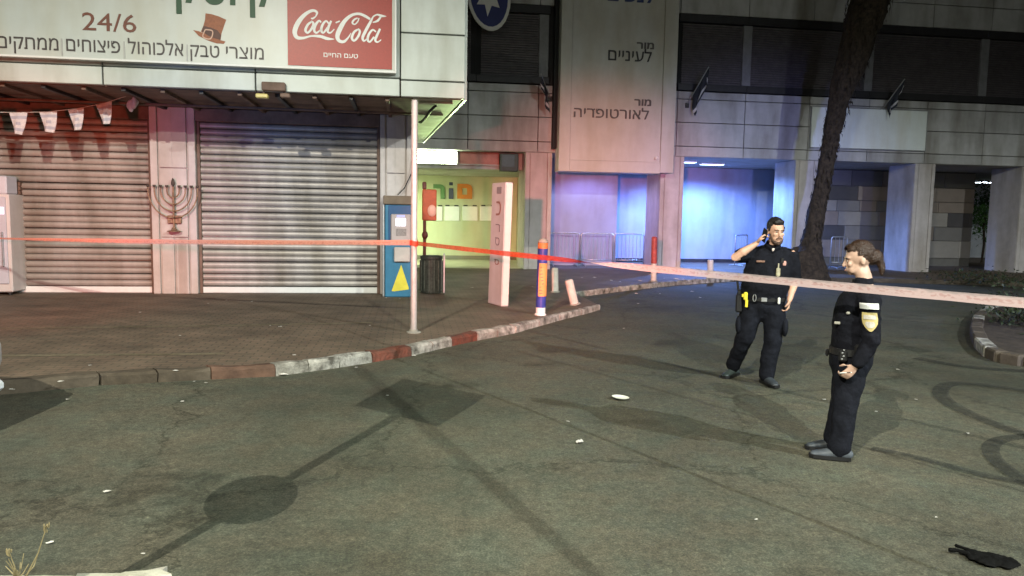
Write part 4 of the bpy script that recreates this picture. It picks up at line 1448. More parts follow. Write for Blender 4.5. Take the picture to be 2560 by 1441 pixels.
def tape(name, A, Bp, sag, hw, twist, label, mat, n=60, wrap=None):
    bm = B()
    uvl = bm.loops.layers.uv.new('UVMap')
    rows = []
    d = (Bp - A).normalized()
    side = Vector((0, 0, 1)) - d * d.z
    side.normalize()
    nrm = d.cross(side)
    for i in range(n + 1):
        t = i / n
        p = A.lerp(Bp, t) + Vector((0, 0, -sag * 4 * t * (1 - t)))
        a = twist(t)
        v = side * math.cos(a) + nrm * math.sin(a)
        h = hw * (1 + .10 * mnoise.noise(Vector((t * 37, 1.7, 0))))
        p = p + nrm * (.012 * mnoise.noise(Vector((t * 22, 5.1, 0))))
        v = (v + nrm * .25 * mnoise.noise(Vector((t * 30, 9.1, 0)))).normalized()
        rows.append((bm.verts.new(p + v * h), bm.verts.new(p - v * h), t))
    L = (Bp - A).length
    for a, b in zip(rows, rows[1:]):
        f = bm.faces.new([a[1], b[1], b[0], a[0]])
        for lp, (uu, vv) in zip(f.loops, ((a[2] * L, 0), (b[2] * L, 0), (b[2] * L, 1), (a[2] * L, 1))):
            lp[uvl].uv = (uu, vv)
    o = obj(name, mesh_of(bm, name, mat, True))
    return tag(o, label, 'barrier tape')
pole_top = Vector((pb.x, pb.y, 0))
zl = at_depth(1030, 607, pb.y).z
zr = at_depth(1042, 609, pb.y).z
mt_l = tape_mat('tape_red_lit', (.56, .055, .012), (.75, .30, .22), .0)  # orange cast of the red police light put into this tape's colour
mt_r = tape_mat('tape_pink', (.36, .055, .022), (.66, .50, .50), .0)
lend = KF.world(-4.6, -.9, 0)
lend.z = at_depth(0, 588, lend.y).z
lp = at_depth(-330, 585, lend.y)
lend = Vector((lp.x, lp.y, lp.z))
tape('barrier_tape', Vector((pb.x - .05, pb.y, zl)), lend, .05, .037, lambda t: .15 + 1.15 * min(1, max(0, (t - .42) / .3)), 'orange red barrier tape running left from the pole past the shutters', mt_l)
rend = at_depth(2900, 784, 3.6)
# first stretch of the right tape: shows its red side, then turns to the pale side
rA = Vector((pb.x + .05, pb.y - .01, zr))
KX = 1.313
rend = rA.lerp(rend, KX)
rend.z += .03
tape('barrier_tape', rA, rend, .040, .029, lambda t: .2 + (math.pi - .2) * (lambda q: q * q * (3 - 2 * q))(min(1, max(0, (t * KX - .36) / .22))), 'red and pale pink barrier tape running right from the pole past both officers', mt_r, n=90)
for e_, lab in ((lend, 'thin metal post holding the left end of the tape'), (rend, 'thin metal post holding the right end of the tape')):
    tpst = thing('tape_post', lab, 'post', (e_.x, e_.y, 0 if e_.y < 5 else PAVE))
    hh_ = e_.z + .12 - tpst.location.z
    bm = B(); lathe(bm, [(.02, 0), (.02, hh_ - .01), (.012, hh_)], 10); obj('shaft', bm, tpst, m_galv)
    bm = B(); lathe(bm, [(.14, 0), (.14, .02), (.03, .04)], 14); obj('foot', bm, tpst, m_black)
bm = B()
for k in range(3):
    z = zl - .03 + k * .022
    loft(bm, [(pb.x + .056 * math.cos(a), pb.y + .056 * math.sin(a), z + .01 * math.sin(a * 2), .014, .004) for a in [i * math.pi / 8 for i in range(17)]], side=(0, 0, 1), n=6)
tag(obj('tape_knot', bm, mat=M('tape_knot', (.55, .06, .03), .4, .2)), 'knot of red tape wound round the tall pole', 'barrier tape')

# =================================================================== TREE
ty = ground(2020, 695, PAVE).y
tr_px = [(2012, 700, 62), (2016, 672, 50), (2026, 630, 34), (2036, 590, 27), (2046, 545, 25), (2058, 490, 25), (2070, 430, 26), (2083, 360, 26), (2096, 290, 30), (2112, 230, 34), (2128, 170, 42), (2142, 110, 48), (2156, 50, 56), (2168, 0, 60), (2182, -60, 62), (2200, -150, 60), (2215, -230, 55)]
tb = at_depth(2014, 698, ty)
tree = thing('leaning_tree', 'dark leaning tree with a shaggy trunk before the clinic', 'tree', (tb.x, ty, PAVE - .01))
mpp = ty / F
tp_ = []
for px, py, hw in tr_px:
    p = at_depth(px, py, ty)
    tp_.append((p.x - tb.x, .25 * math.sin(p.z * .5), p.z - PAVE, hw * mpp))
bm = B()
loft(bm, [(x, y, z, r * (.74 if i_ > 2 else 1.05)) for i_, (x, y, z, r) in enumerate(tp_)], n=20)
me = remesh(bm, 'trunk', m_bark, .05, 1)
wrinkle(me, .09, 2.3, 3.0, .35)
wrinkle(me, .06, 5.0, 8.0, .15)
wrinkle(me, .035, 7, 1.0, .5)
obj('trunk', me, tree)
random.seed(12)
bm = B()
for k in range(900):                                   # ragged bark fibres and dead leaf bases
    i = random.uniform(2.2, len(tp_) - 1.01)
    a, b_ = tp_[int(i)], tp_[int(i) + 1]
    f = i - int(i)
    c = Vector([a[q] + (b_[q] - a[q]) * f for q in range(3)])
    r = a[3] + (b_[3] - a[3]) * f
    ang = random.uniform(0, 2 * math.pi)
    o_ = Vector((math.cos(ang), math.sin(ang), 0))
    L = random.uniform(.06, .20) * (1 + .5 * (i > 9))
    base = c + o_ * r * .85
    tip = base + o_ * random.uniform(.0, .06) + Vector((0, 0, random.choice((-1, -1, 1)) * L))
    s = o_.cross(Vector((0, 0, 1))) * random.uniform(.02, .05)
    bm.faces.new([bm.verts.new(base - s), bm.verts.new(base + s), bm.verts.new(tip)])
tag(obj('bark_fibres', bm, tree, m_boot_b), kind='stuff')
bm = B()
topc = Vector(tp_[-2][:3])
for k in range(7):                                     # limbs
    a = 2 * math.pi * k / 7 + random.uniform(-.3, .3)
    o_ = Vector((math.cos(a), math.sin(a), 0))
    st_ = Vector(tp_[-3][:3]) + o_ * .2
    loft(bm, [(*(st_ + o_ * s * 2.4 + Vector((0, 0, s * 2.2 - s * s * .6))), .22 * (1 - .75 * s)) for s in (0, .25, .5, .75, 1)], n=8)
obj('limb', bm, tree, m_bark)
bm = B()
for k in range(9000):
    d = Vector((random.gauss(0, 1), random.gauss(0, 1), random.gauss(0, 1)))
    d = d.normalized() * (random.random() ** .45)
    cl_ = mnoise.noise(d * 2.6)
    if cl_ < -.12: continue
    p = topc + Vector((d.x * 3.6, d.y * 3.2, 1.9 + d.z * 2.0))
    L = random.uniform(.08, .17)
    a = Vector((random.uniform(-1, 1), random.uniform(-1, 1), random.uniform(-1, .3))).normalized() * L
    e = a.cross(Vector((random.uniform(-1, 1), random.uniform(-1, 1), .6))).normalized() * L * .38
    bm.faces.new([bm.verts.new(p - a), bm.verts.new(p + e), bm.verts.new(p + a), bm.verts.new(p - e)])
obj('crown', bm, tree, m_leaf_d)

# planted island at the right
isl = [gp(x, y) for x, y in ((2478, 893), (2452, 868), (2440, 838), (2446, 806), (2470, 784), (2560, 762), (2700, 760), (2900, 800), (2900, 900), (2700, 925), (2560, 915), (2505, 905))]
bm = B(); slab(bm, isl, -.05, .11)
island = tag(obj('planting_bed', bm, mat=m_soil), 'dark soil bed with a worn kerb at the right edge', kind='structure')
IP = [Vector((x, y, 0)) for x, y in isl]
for i in range(len(IP)):
    a, b_ = IP[i], IP[(i + 1) % len(IP)]
    L = (b_ - a).length
    n = max(1, round(L / .7))
    t = (b_ - a).normalized()
    for k in range(n):
        p = a + t * (L * (k + .5) / n)
        bm = B(); box(bm, -L / n / 2 + .008, L / n / 2 - .008, -.09, .09, -.05, .135, .02)
        o = obj('kerb_stone', bm, island, m_kg if (i + k) % 4 else m_kw)
        o.location = p; o.rotation_euler = (0, 0, math.atan2(t.y, t.x))
random.seed(31)
def low_plant(x, y, r, h, n, mat, label, name='low_shrub', z0=.11):
    p = thing(name, label, 'shrub', (x, y, z0))
    bm = B()
    for k in range(max(4, n // 40)):
        a = random.uniform(0, 6.3)
        tube(bm, [(0, 0, 0), (math.cos(a) * r * .3, math.sin(a) * r * .3, h * .5), (math.cos(a) * r * .6, math.sin(a) * r * .6, h * .85)], .008, 5)
    obj('stems', bm, p, m_bark)
    bm = B()
    for k in range(n):
        d = Vector((random.gauss(0, .45), random.gauss(0, .45), abs(random.gauss(.5, .3))))
        q = Vector((d.x * r, d.y * r, d.z * h))
        a = Vector((random.uniform(-1, 1), random.uniform(-1, 1), random.uniform(-.4, 1))).normalized() * random.uniform(.03, .07)
        e = a.cross(Vector((random.uniform(-1, 1), random.uniform(-1, 1), 1))).normalized() * .02
        bm.faces.new([bm.verts.new(q - a), bm.verts.new(q + e), bm.verts.new(q + a), bm.verts.new(q - e)])
    obj('leaves', bm, p, mat)
for (px, py, r, h, lab) in ((2540, 812, .6, .35, 'low dark shrub in the soil bed at right, nearest the road'), (2556, 790, .7, .5, 'taller dark shrub at the back of the soil bed'), (2640, 830, .8, .6, 'dark shrub at the far right of the soil bed')):
    x, y = gp(px, py, .11)
    low_plant(x, y, r, h, 260, m_leaf_d, lab)
for px, py, lab in ((2500, 712, 'low dark planting against the pavement at far right'), (2420, 706, 'small dark shrub in front of the last clinic column')):
    x, y = gp(px, py, PAVE)
    low_plant(x, y, 1.1, .35, 320, m_leaf_d, lab, z0=PAVE)

# near kerb and dry weeds, bottom left
nk = [gp(x, y, .11) for x, y in ((-60, 1431), (120, 1427), (260, 1425), (400, 1425), (455, 1440))]
NP = [Vector((x, y, 0)) for x, y in nk] + [Vector((-1.72, 3.05, 0)), Vector((-1.66, 2.3, 0)), Vector((-1.66, 1.2, 0))]
fo, Lo = path_at(NP)
ip = offset_path(NP, -.16)
fi, Lii = path_at(ip)
slabp = [(p.x, p.y) for p in ip] + [(-6, 1.2), (-6, NP[0].y - .3)]
bm = B(); slab(bm, slabp[::-1], -.05, .10)
near = tag(obj('near_verge', bm, mat=m_conc), 'bare pale verge beside the near kerb', kind='structure')
nseg = 7
for k in range(nseg):
    s0, s1 = Lo[-1] * k / nseg, Lo[-1] * (k + 1) / nseg
    bm = B(); stone(bm, fo, lambda s: fi(s * Lii[-1] / Lo[-1]), s0 + .006, s1 - .006, .11, .11)
    obj('kerb_stone', bm, near, M('near_kerb', (.40, .40, .33), .8, .2, 7, bump=.4, stain=.35))
def weed(px0, py0, px1, py1, label, n, seed):
    random.seed(seed)
    b0 = ground(px0, py0, .10)
    t0 = at_depth(px1, py1, b0.y - .05)
    w = thing('dry_weed', label, 'weed', (b0.x, b0.y, .10))
    d = Vector((t0.x - b0.x, t0.y - b0.y, t0.z - .10))
    bm = B()
    for k in range(n):
        s = random.uniform(-.02, .02) * (k > 0); q = d * (1 if k == 0 else random.uniform(.4, .85))
        jig_ = Vector((random.uniform(-.07, .07), random.uniform(-.07, .07), 0)) * (k > 0)
        loft(bm, [(s, 0, 0, .0035), (*(q * .5 + jig_ * .4 + Vector((.012, 0, 0))), .0028), (*(q + jig_), .0018)], n=6)
    obj('stalk', bm, w, m_dry)
    bm = B()
    for k in range(14):
        q = d * random.uniform(.86, 1.03) + Vector((random.uniform(-.008, .008), random.uniform(-.01, .01), 0))
        blob(bm, q, (.0028, .0028, .009), None, 6)
    obj('seed_head', bm, w, m_dry)
weed(60, 1452, 118, 1312, 'single dry weed stalk leaning right by the near kerb', 2, 4)
weed(38, 1456, 22, 1378, 'dry tan weed clump at the bottom left corner', 9, 6)

# =================================================================== PEOPLE
def rotz(p, a, c):
    x, y = p[0] - c[0], p[1] - c[1]
    return (c[0] + x * math.cos(a) - y * math.sin(a), c[1] + x * math.sin(a) + y * math.cos(a))
def hand_mesh(bm, wrist, palm_dir, finger_dir_curl, thumb_dir, s=1.0):
    """palm plus five finger chains; palm_dir: direction wrist->knuckles, finger_dir_curl: direction fingers curl to, thumb_dir: side of the thumb"""
    W_ = Vector(wrist); D = Vector(palm_dir).normalized(); C = Vector(finger_dir_curl).normalized()
    T = Vector(thumb_dir); T = (T - D * T.dot(D)).normalized()
    C = (C - D * C.dot(D)).normalized()
    k = W_ + D * .085 * s
    loft(bm, [(*W_, .026 * s, .018 * s), (*(W_ + D * .04 * s), .038 * s, .016 * s), (*k, .041 * s, .014 * s)], side=T, n=10)
    for i, (o, L) in enumerate(((.030, .072), (.011, .082), (-.009, .076), (-.028, .060))):
        b = k + T * o * s
        p1 = b + (D * .75 + C * .35).normalized() * L * .45 * s
        p2 = p1 + (D * .25 + C * .9).normalized() * L * .35 * s
        p3 = p2 + (C * .9 - D * .35).normalized() * L * .28 * s
        loft(bm, [(*b, .0105 * s), (*p1, .0095 * s), (*p2, .0088 * s), (*p3, .0075 * s)], n=8)
    b = W_ + D * .025 * s + T * .032 * s
    p1 = b + (T * .8 + D * .6 + C * .2).normalized() * .04 * s
    p2 = p1 + (D * .8 + T * .2 + C * .5).normalized() * .034 * s
    loft(bm, [(*b, .015 * s), (*p1, .0125 * s), (*p2, .009 * s)], n=8)
def head_parts(C, yaw, pitch, s, root, female=False):
    """face looks along -Y before yaw; returns function local->body space"""
    rot = Matrix.Rotation(yaw, 4, 'Z') @ Matrix.Rotation(pitch, 4, 'X')
    Mx = Matrix.Translation(C) @ rot @ Matrix.Scale(s, 4)
    return Mx
def add_head(bm, Mx, fem=False):
    tmp = bmesh.new()
    jw = .86 if fem else 1.0
    blob(tmp, (0, .012, .035), (.076, .095, .098), seg=20)          # cranium
    blob(tmp, (0, -.026, -.043), (.058 * jw, .064 * (.5 + jw / 2), .076 * (.6 + jw * .4)), seg=18)        # face and jaw
    blob(tmp, (0, -.070 * (.4 + .6 * jw), -.100 + (.008 if fem else 0)), (.026 * jw, .022 * jw, .020 * jw), seg=12)        # chin
    blob(tmp, (0, -.080 + (.006 if fem else 0), .025), (.052, .020, .018), seg=12)         # brow
    loft(tmp, [(0, -.088, .012, .009), (0, -.102, -.014, .012), (0, -.108, -.030, .014)], n=10)   # nose
    blob(tmp, (0, -.088, -.064), (.026, .013, .018), seg=10)        # mouth mound
    for sx in (-1, 1):
        blob(tmp, (sx * .036, -.074, -.022), (.024, .018, .022), seg=10)   # cheek bones
        blob(tmp, (sx * .028 * jw, -.062, -.062), (.026, .026, .034), seg=10)   # cheek to mouth
        blob(tmp, (sx * .076, .012, -.010), (.010, .020, .033), seg=10)    # ears
    nk_ = .84 if fem else 1.0
    loft(tmp, [(0, .022, -.06, .050 * nk_), (0, .035, -.13, .052 * nk_), (0, .035, -.17, .056 * nk_)], n=14)
    tmp.transform(Mx)
    me = bpy.data.meshes.new('h'); tmp.to_mesh(me); tmp.free()
    bm.from_mesh(me); bpy.data.meshes.remove(me)
def face_details(Mx, root, beard=False, k=1.0):
    mk = .022 if k == 1.0 else .013
    my = .094 if k == 1.0 else .090
    for sx in (-1, 1):
        bm = B(); blob(bm, (sx * .030, -.086, .004), (.0105, .006, .0065), seg=10); bm.transform(Mx); e = obj('eye', bm, root, M('eye_white', (.40, .33, .30), .25, .05), smooth=True)
        bm = B(); blob(bm, (sx * .030, -.091, .004), (.0052, .003, .0056), seg=8); bm.transform(Mx); i = obj('iris', bm, e, m_eye, smooth=True)
        bm = B(); loft(bm, [(sx * .012, -.097 + (1 - k) * .06, .021, .003 * k), (sx * .030, -.096 + (1 - k) * .06, .026, .0038 * k), (sx * .048, -.084 + (1 - k) * .06, .021, .002 * k)], n=6); bm.transform(Mx); obj('eyebrow', bm, root, m_hair)
    bm = B(); loft(bm, [(-mk, -my, -.066, .002, .003), (0, -.104, -.065, .003, .0045), (mk, -my, -.066, .002, .003)], side=(0, 1, 0), n=8); bm.transform(Mx); obj('mouth', bm, root, m_lip)
    if beard:
        bm = B()
        loft(bm, [(-.058, -.020, -.030, .012, .016), (-.052, -.045, -.075, .013, .018), (-.028, -.080, -.104, .014, .018), (0, -.092, -.112, .015, .020), (.028, -.080, -.104, .014, .018), (.052, -.045, -.075, .013, .018), (.058, -.020, -.030, .012, .016)], side=(0, 1, 0), n=10)
        loft(bm, [(-.030, -.092, -.070, .005, .007), (-.018, -.102, -.053, .005, .006), (0, -.107, -.050, .005, .006), (.018, -.102, -.053, .005, .006), (.030, -.092, -.070, .005, .007)], side=(0, 1, 0), n=8)
        me = remesh(bm, 'beard', m_beard, .006, 3)
        me.transform(Mx)
        obj('beard', me, root)
def boot(root, ankle, ang, L=.285, mat=m_boot, h=.16):
    """foot at ankle (x,y), toes pointing along ang (0 = -Y)"""
    bm = B()
    loft(bm, [(0, .075, .045, .040, .042), (0, .02, .050, .043, .048), (0, -.06, .042, .046, .040), (0, -.135, .032, .046, .030), (0, -.185, .026, .036, .022)], side=(1, 0, 0), n=14)
    loft(bm, [(0, .03, .05, .046, .055), (0, .028, .11, .045, .054), (0, .03, h, .046, .052)], side=(1, 0, 0), n=14)
    me = remesh(bm, 'boot', mat, .012, 2)
    for v in me.vertices:
        if v.co.z < .012: v.co.z = .012
    k = L / .285
    me.transform(Matrix.Translation((ankle[0], ankle[1], ankle[2] if len(ankle) > 2 else 0)) @ Matrix.Rotation(ang, 4, 'Z') @ Matrix.Scale(k, 4))
    b = obj('boot', me, root)
    bm = B()
    P = [(-.044, .09), (.044, .09), (.050, .0), (.054, -.10), (.046, -.18), (.020, -.208), (-.020, -.208), (-.046, -.18), (-.054, -.10), (-.050, .0)]
    slab(bm, P, .001, .028)
    bm.transform(Matrix.Translation((ankle[0], ankle[1], ankle[2] if len(ankle) > 2 else 0)) @ Matrix.Rotation(ang, 4, 'Z') @ Matrix.Scale(k, 4))
    obj('sole', bm, b, m_black)

# ---- officer on the phone
mo = ground(1890, 957)
man = thing('person', 'officer in dark short sleeved uniform standing and holding a phone to his ear', 'person', (mo.x, mo.y, 0), -math.atan2(mo.x, mo.y))
HC = Vector((.122, -.045, 1.628)); HY, HP = R(24), R(6)
HM = head_parts(HC, HY, HP, 1.04, man)
SL, EL, WL = Vector((-.125, .0, 1.395)), Vector((-.268, -.20, 1.352)), Vector((-.060, -.165, 1.500))
SR, ER, WR = Vector((.290, .02, 1.385)), Vector((.338, .07, 1.12)), Vector((.292, -.06, .915))
bm = B()
add_head(bm, HM)
loft(bm, [(.095, .02, 1.30, .14, .09), (.10, .015, 1.42, .11, .075), (.108, .0, 1.50, .060, .060), (.115, -.01, 1.56, .055, .058)], n=16)
loft(bm, [(*SL, .058), (*SL.lerp(EL, .5), .056), (*EL, .046), (*EL.lerp(WL, .35), .047), (*EL.lerp(WL, .75), .034), (*WL, .027)], n=12)
loft(bm, [(*SR, .056), (*SR.lerp(ER, .5), .052), (*ER, .043), (*ER.lerp(WR, .35), .044), (*ER.lerp(WR, .8), .031), (*WR, .027)], n=12)
hand_mesh(bm, WL, (.55, .10, .83), (.62, .35, -.35), (.25, -.75, .35), 1.0)
hand_mesh(bm, WR, (-.12, -.12, -1), (-.9, .2, 0), (-.1, -1, 0), 1.0)
obj('body', remesh(bm, 'body', m_skin, .0075, 2), man)
face_details(HM, man, True)
bm = B()   # hair
blob(bm, (0, .022, .052), (.081, .094, .094), seg=20)
blob(bm, (0, -.050, .096), (.058, .040, .034), seg=14)
loft(bm, [(-.07, -.01, .04, .018), (-.077, -.012, .005, .010)], n=8)
loft(bm, [(.07, -.01, .04, .018), (.077, -.012, .005, .010)], n=8)
me = remesh(bm, 'hair', m_hair, .008, 2)
# keep the face free: cut away hair in front and below
bmx = bmesh.new(); bmx.from_mesh(me)
bmesh.ops.delete(bmx, geom=[f for f in bmx.faces if (f.calc_center_median().y < -.035 and f.calc_center_median().z < .062) or f.calc_center_median().z < -.02], context='FACES')
bmx.to_mesh(me); bmx.free()
wrinkle(me, .004, 60)
me.transform(HM)
obj('hair', me, man)
bm = B()   # shirt
loft(bm, [(.035, .0, .885, .218, .150), (.035, -.005, .98, .236, .168), (.045, -.015, 1.08, .246, .178), (.06, -.01, 1.20, .240, .165), (.078, .0, 1.31, .228, .150), (.088, .01, 1.39, .205, .125), (.095, .018, 1.445, .145, .098), (.10, .018, 1.475, .085, .078)], n=24)
SLm = SL.lerp(EL, .62)
loft(bm, [(-.06, .005, 1.385, .085, .085), (*SL, .084), (*SLm, .080)], n=14)
SRm = SR.lerp(ER, .92)
loft(bm, [(.22, .01, 1.385, .085, .085), (*SR, .078), (*SRm, .070)], n=14)
me = remesh(bm, 'shirt', m_uniform, .011, 4)
wrinkle(me, .010, 8, 2.0, 1.6)
obj('shirt', me, man)
bm = B()
loft(bm, [(.04, -.062, 1.455, .052, .014), (.085, -.095, 1.435, .040, .012), (.10, -.115, 1.405, .016, .008)], side=(.5, 0, -.8), n=8)
loft(bm, [(.165, -.062, 1.452, .052, .014), (.13, -.095, 1.432, .040, .012), (.108, -.115, 1.405, .016, .008)], side=(.5, 0, .8), n=8)
obj('collar', remesh(bm, 'collar', m_uniform, .008, 2), man)
bm = B(); blob(bm, (.108, -.100, 1.425), (.022, .014, .030), seg=10); obj('undershirt', bm, man, M('undershirt', (.65, .55, .50), .8, .05))
bm = B()   # trousers
loft(bm, [(.035, .0, .93, .212, .148), (.035, .005, .84, .208, .152), (.035, .01, .78, .17, .13)], n=22)
loft(bm, [(-.065, .01, .86, .125, .135), (-.095, .0, .70, .118, .125), (-.135, .0, .50, .096, .105), (-.165, .06, .40, .088, .095), (-.215, .18, .24, .083, .088), (-.250, .26, .125, .078, .085)], n=18)
loft(bm, [(.135, .01, .86, .125, .135), (.150, .0, .70, .118, .125), (.145, -.005, .50, .096, .105), (.130, .005, .34, .090, .097), (.118, .015, .20, .088, .094), (.110, .02, .085, .084, .095)], n=18)
me = remesh(bm, 'trousers', m_trouser, .012, 4)
wrinkle(me, .012, 7, 5.0, 1.3)
obj('trousers', me, man)
for x, y, z in ((-.205, -.03, .62), (.262, -.02, .62)):
    bm = B(); blob(bm, (x, y, z), (.035, .09, .10), seg=12); obj('cargo_pocket', bm, man, m_trouser, smooth=True)
boot(man, (-.255, .275, .0), R(-22), .30, M('boot_green', (.045, .060, .058), .5, .3, 20, bump=.2))
boot(man, (.112, -.01, 0), R(26), .30)
bm = B(); loft(bm, [(.035, .0, .895, .224, .160), (.035, .0, .935, .226, .162)], n=28, cap=False); obj('belt', bm, man, m_leather)
bm = B(); box(bm, .01, .07, -.172, -.155, .892, .938, .006); obj('buckle', bm, man, m_galv)
bm = B(); box(bm, -.245, -.175, -.10, .02, .76, .955, .015); box(bm, -.236, -.19, -.05, .06, .945, 1.00, .012); obj('holster', bm, man, m_black)
bm = B(); tube(bm, [(-.228, .02, .98), (-.238, .02, 1.08), (-.225, .02, 1.17)], .010, 6); obj('radio_aerial', bm, man, m_black)
bm = B(); box(bm, -.165, -.125, -.165, -.128, .90, .985, .01); box(bm, -.145, -.118, -.172, -.166, .83, .91, .006); box(bm, -.185, -.16, -.155, -.12, .93, .965, .006); obj('yellow_device', bm, man, m_yel)
bm = B(); loft(bm, [(-.055 + .016 * math.cos(a), -.176, .93 + .038 * math.sin(a), .004) for a in [i * .7 for i in range(10)]], n=6); obj('key_ring', bm, man, m_galv)
bm = B(); box(bm, .175, .20, -.155, -.128, .875, .945, .008); obj('belt_clip', bm, man, m_wht)
bm = B(); box(bm, -.055, .03, -.163, -.150, 1.303, 1.325, .004); obj('name_tape', bm, man, M('name_tape', (.20, .11, .08), .7, .2, 30))
bm = B(); box(bm, .145, .185, -.183, -.168, 1.165, 1.255, .01); box(bm, .158, .172, -.170, -.160, 1.25, 1.30, .003); obj('chest_badge', bm, man, m_brass)
bm = B(); box(bm, .205, .240, -.128, -.112, 1.275, 1.325, .006); obj('flag_patch', bm, man, M('flag_patch', (.55, .30, .26), .7, .2, 40))
bm = B(); box(bm, .185, .215, -.135, -.115, 1.30, 1.355, .006); obj('radio_mike', bm, man, m_black)
bm = B()
for s in (-1, 1):
    loft(bm, [(.095 + s * .10, .0, 1.462, .03, .008), (.095 + s * .20, .005, 1.437, .03, .008)], side=(0, 1, 0), n=8)
obj('epaulettes', bm, man, m_black)
# phone in his hand
phone = thing('mobile_phone', 'black mobile phone held against the male officer\'s ear', 'phone', man.location + Matrix.Rotation(man.rotation_euler.z, 3, 'Z') @ Vector((.012, -.145, 1.585)))
phone.rotation_euler = (R(8), R(28), R(-52) + man.rotation_euler.z)
bm = B(); box(bm, -.036, .036, -.005, .005, -.074, .074, .004); obj('case', bm, phone, m_black)
bm = B(); box(bm, -.032, .032, -.0062, -.0052, -.068, .068); obj('screen', bm, phone, m_glass)

# ---- policewoman in profile
wo = ground(2085, 1137)
wom = thing('person', 'policewoman in dark long sleeved uniform standing in profile facing left', 'person', (wo.x, wo.y, 0), -math.atan2(wo.x, wo.y))
WH = Vector((.085, .0, 1.462)); WY, WP = R(-76), R(10)
WM = head_parts(WH, WY, WP, .97, wom)
sN, eN, wN = Vector((.165, -.185, 1.19)), Vector((.195, -.235, .905)), Vector((.105, -.245, .725))
sF, eF, wF = Vector((.12, .185, 1.20)), Vector((.15, .23, .93)), Vector((.07, .19, .74))
bm = B()
add_head(bm, WM, True)
loft(bm, [(.13, 0, 1.15, .10, .12), (.13, 0, 1.26, .075, .09), (.125, 0, 1.32, .050, .052), (.115, 0, 1.37, .048, .050)], n=14)
loft(bm, [(*eN.lerp(wN, .5), .030), (*wN, .025)], n=10)
loft(bm, [(*sN, .04), (*eN, .036), (*eN.lerp(wN, .5), .032)], n=10)
loft(bm, [(.13, -.1, 1.2, .05), (*sN, .04)], n=10)
loft(bm, [(.13, .1, 1.2, .05), (*sF, .04), (*eF, .036), (*wF, .025)], n=10)
hand_mesh(bm, wN, (-.62, -.05, -.75), (-.35, .75, .1), (-.5, -.2, .5), .95)
hand_mesh(bm, wF, (-.25, 0, -.95), (-.2, -.9, -.1), (-.9, -.1, -.2), .92)
obj('body', remesh(bm, 'body', m_skin2, .0065, 6), wom)
face_details(WM, wom, k=.9)
bm = B()   # hair drawn back into a bun
blob(bm, (0, .022, .050), (.085, .100, .098), seg=20)
blob(bm, (0, .095, .005), (.055, .045, .060), seg=14)
blob(bm, (0, .130, .000), (.048, .044, .056), seg=14)
loft(bm, [(0, .14, -.02, .030), (0, .155, -.08, .026), (0, .15, -.13, .014)], n=10)
blob(bm, (0, -.045, .088), (.060, .045, .038), seg=14)
me = remesh(bm, 'hair', m_hair2, .008, 2)
bmx = bmesh.new(); bmx.from_mesh(me)
def _cut(c):
    return (lambda q: (c.y < -.02 + q and c.z < .072 + q) or (c.y < -.078 + q) or (c.y < .05 and c.z < -.01 + q) or (c.y < .022 + q and c.z < .035))(.012 * mnoise.noise(c * 70))
bmesh.ops.delete(bmx, geom=[f for f in bmx.faces if _cut(f.calc_center_median())], context='FACES')
bmx.to_mesh(me); bmx.free()
wrinkle(me, .004, 60)
me.transform(WM)
obj('hair', me, wom)
bm = B()   # jacket
loft(bm, [(.075, 0, .70, .142, .165), (.075, 0, .80, .140, .168), (.075, 0, .90, .136, .168), (.078, 0, 1.02, .148, .178), (.092, 0, 1.12, .142, .185), (.110, 0, 1.20, .120, .175), (.122, 0, 1.255, .085, .12), (.128, 0, 1.29, .066, .072)], n=24)
loft(bm, [(.13, -.09, 1.20, .08, .08), (*sN, .078), (*sN.lerp(eN, .5), .070), (*eN, .062), (*eN.lerp(wN, .5), .056), (*eN.lerp(wN, .88), .046)], n=14)
loft(bm, [(.13, .09, 1.20, .08, .08), (*sF, .075), (*sF.lerp(eF, .5), .068), (*eF, .060), (*eF.lerp(wF, .88), .045)], n=14)
me = remesh(bm, 'jacket', m_uniform, .010, 4)
wrinkle(me, .010, 9, 7.0, 1.6)
obj('jacket', me, wom)
bm = B(); loft(bm, [(.125, 0, 1.285, .072, .074), (.120, 0, 1.325, .068, .068)], n=20, cap=False); obj('collar', bm, wom, m_uniform)
bm = B()   # trousers
loft(bm, [(.075, 0, .80, .142, .168), (.075, 0, .70, .145, .165), (.075, 0, .62, .12, .14)], n=20)
loft(bm, [(.08, -.075, .70, .112, .095), (.072, -.080, .55, .102, .088), (.055, -.085, .40, .086, .078), (.045, -.09, .24, .080, .072), (.030, -.095, .075, .080, .070)], side=(1, 0, 0), n=18)
loft(bm, [(.06, .075, .70, .110, .094), (.050, .08, .55, .100, .086), (.035, .09, .40, .084, .076), (.018, .10, .24, .078, .070), (-.005, .115, .085, .077, .068)], side=(1, 0, 0), n=18)
me = remesh(bm, 'trousers', m_trouser, .012, 4)
wrinkle(me, .012, 7, 9.0, 1.2)
obj('trousers', me, wom)
boot(wom, (.025, -.10), R(-82), .27, M('boot_grey', (.065, .075, .09), .6, .25, 20))
boot(wom, (-.025, .12), R(-74), .26)
bm = B(); loft(bm, [(.076, 0, .775, .154, .182), (.076, 0, .825, .153, .182)], n=28, cap=False); obj('belt', bm, wom, m_leather)
bm = B(); box(bm, -.01, .05, -.205, -.18, .74, .82, .012); obj('belt_pouch', bm, wom, m_black)
bm = B(); box(bm, .09, .135, -.205, -.18, .77, .87, .012); obj('radio', bm, wom, m_black)
bm = B()
for k in range(4):
    blob(bm, (.015 + .010 * (k % 2), -.210, .76 + k * .022), (.007, .004, .006), seg=8)
obj('key_chain', bm, wom, m_galv)
bm = B(); box(bm, -.100, -.075, -.02, .04, .74, .79, .01); obj('holster', bm, wom, m_black)
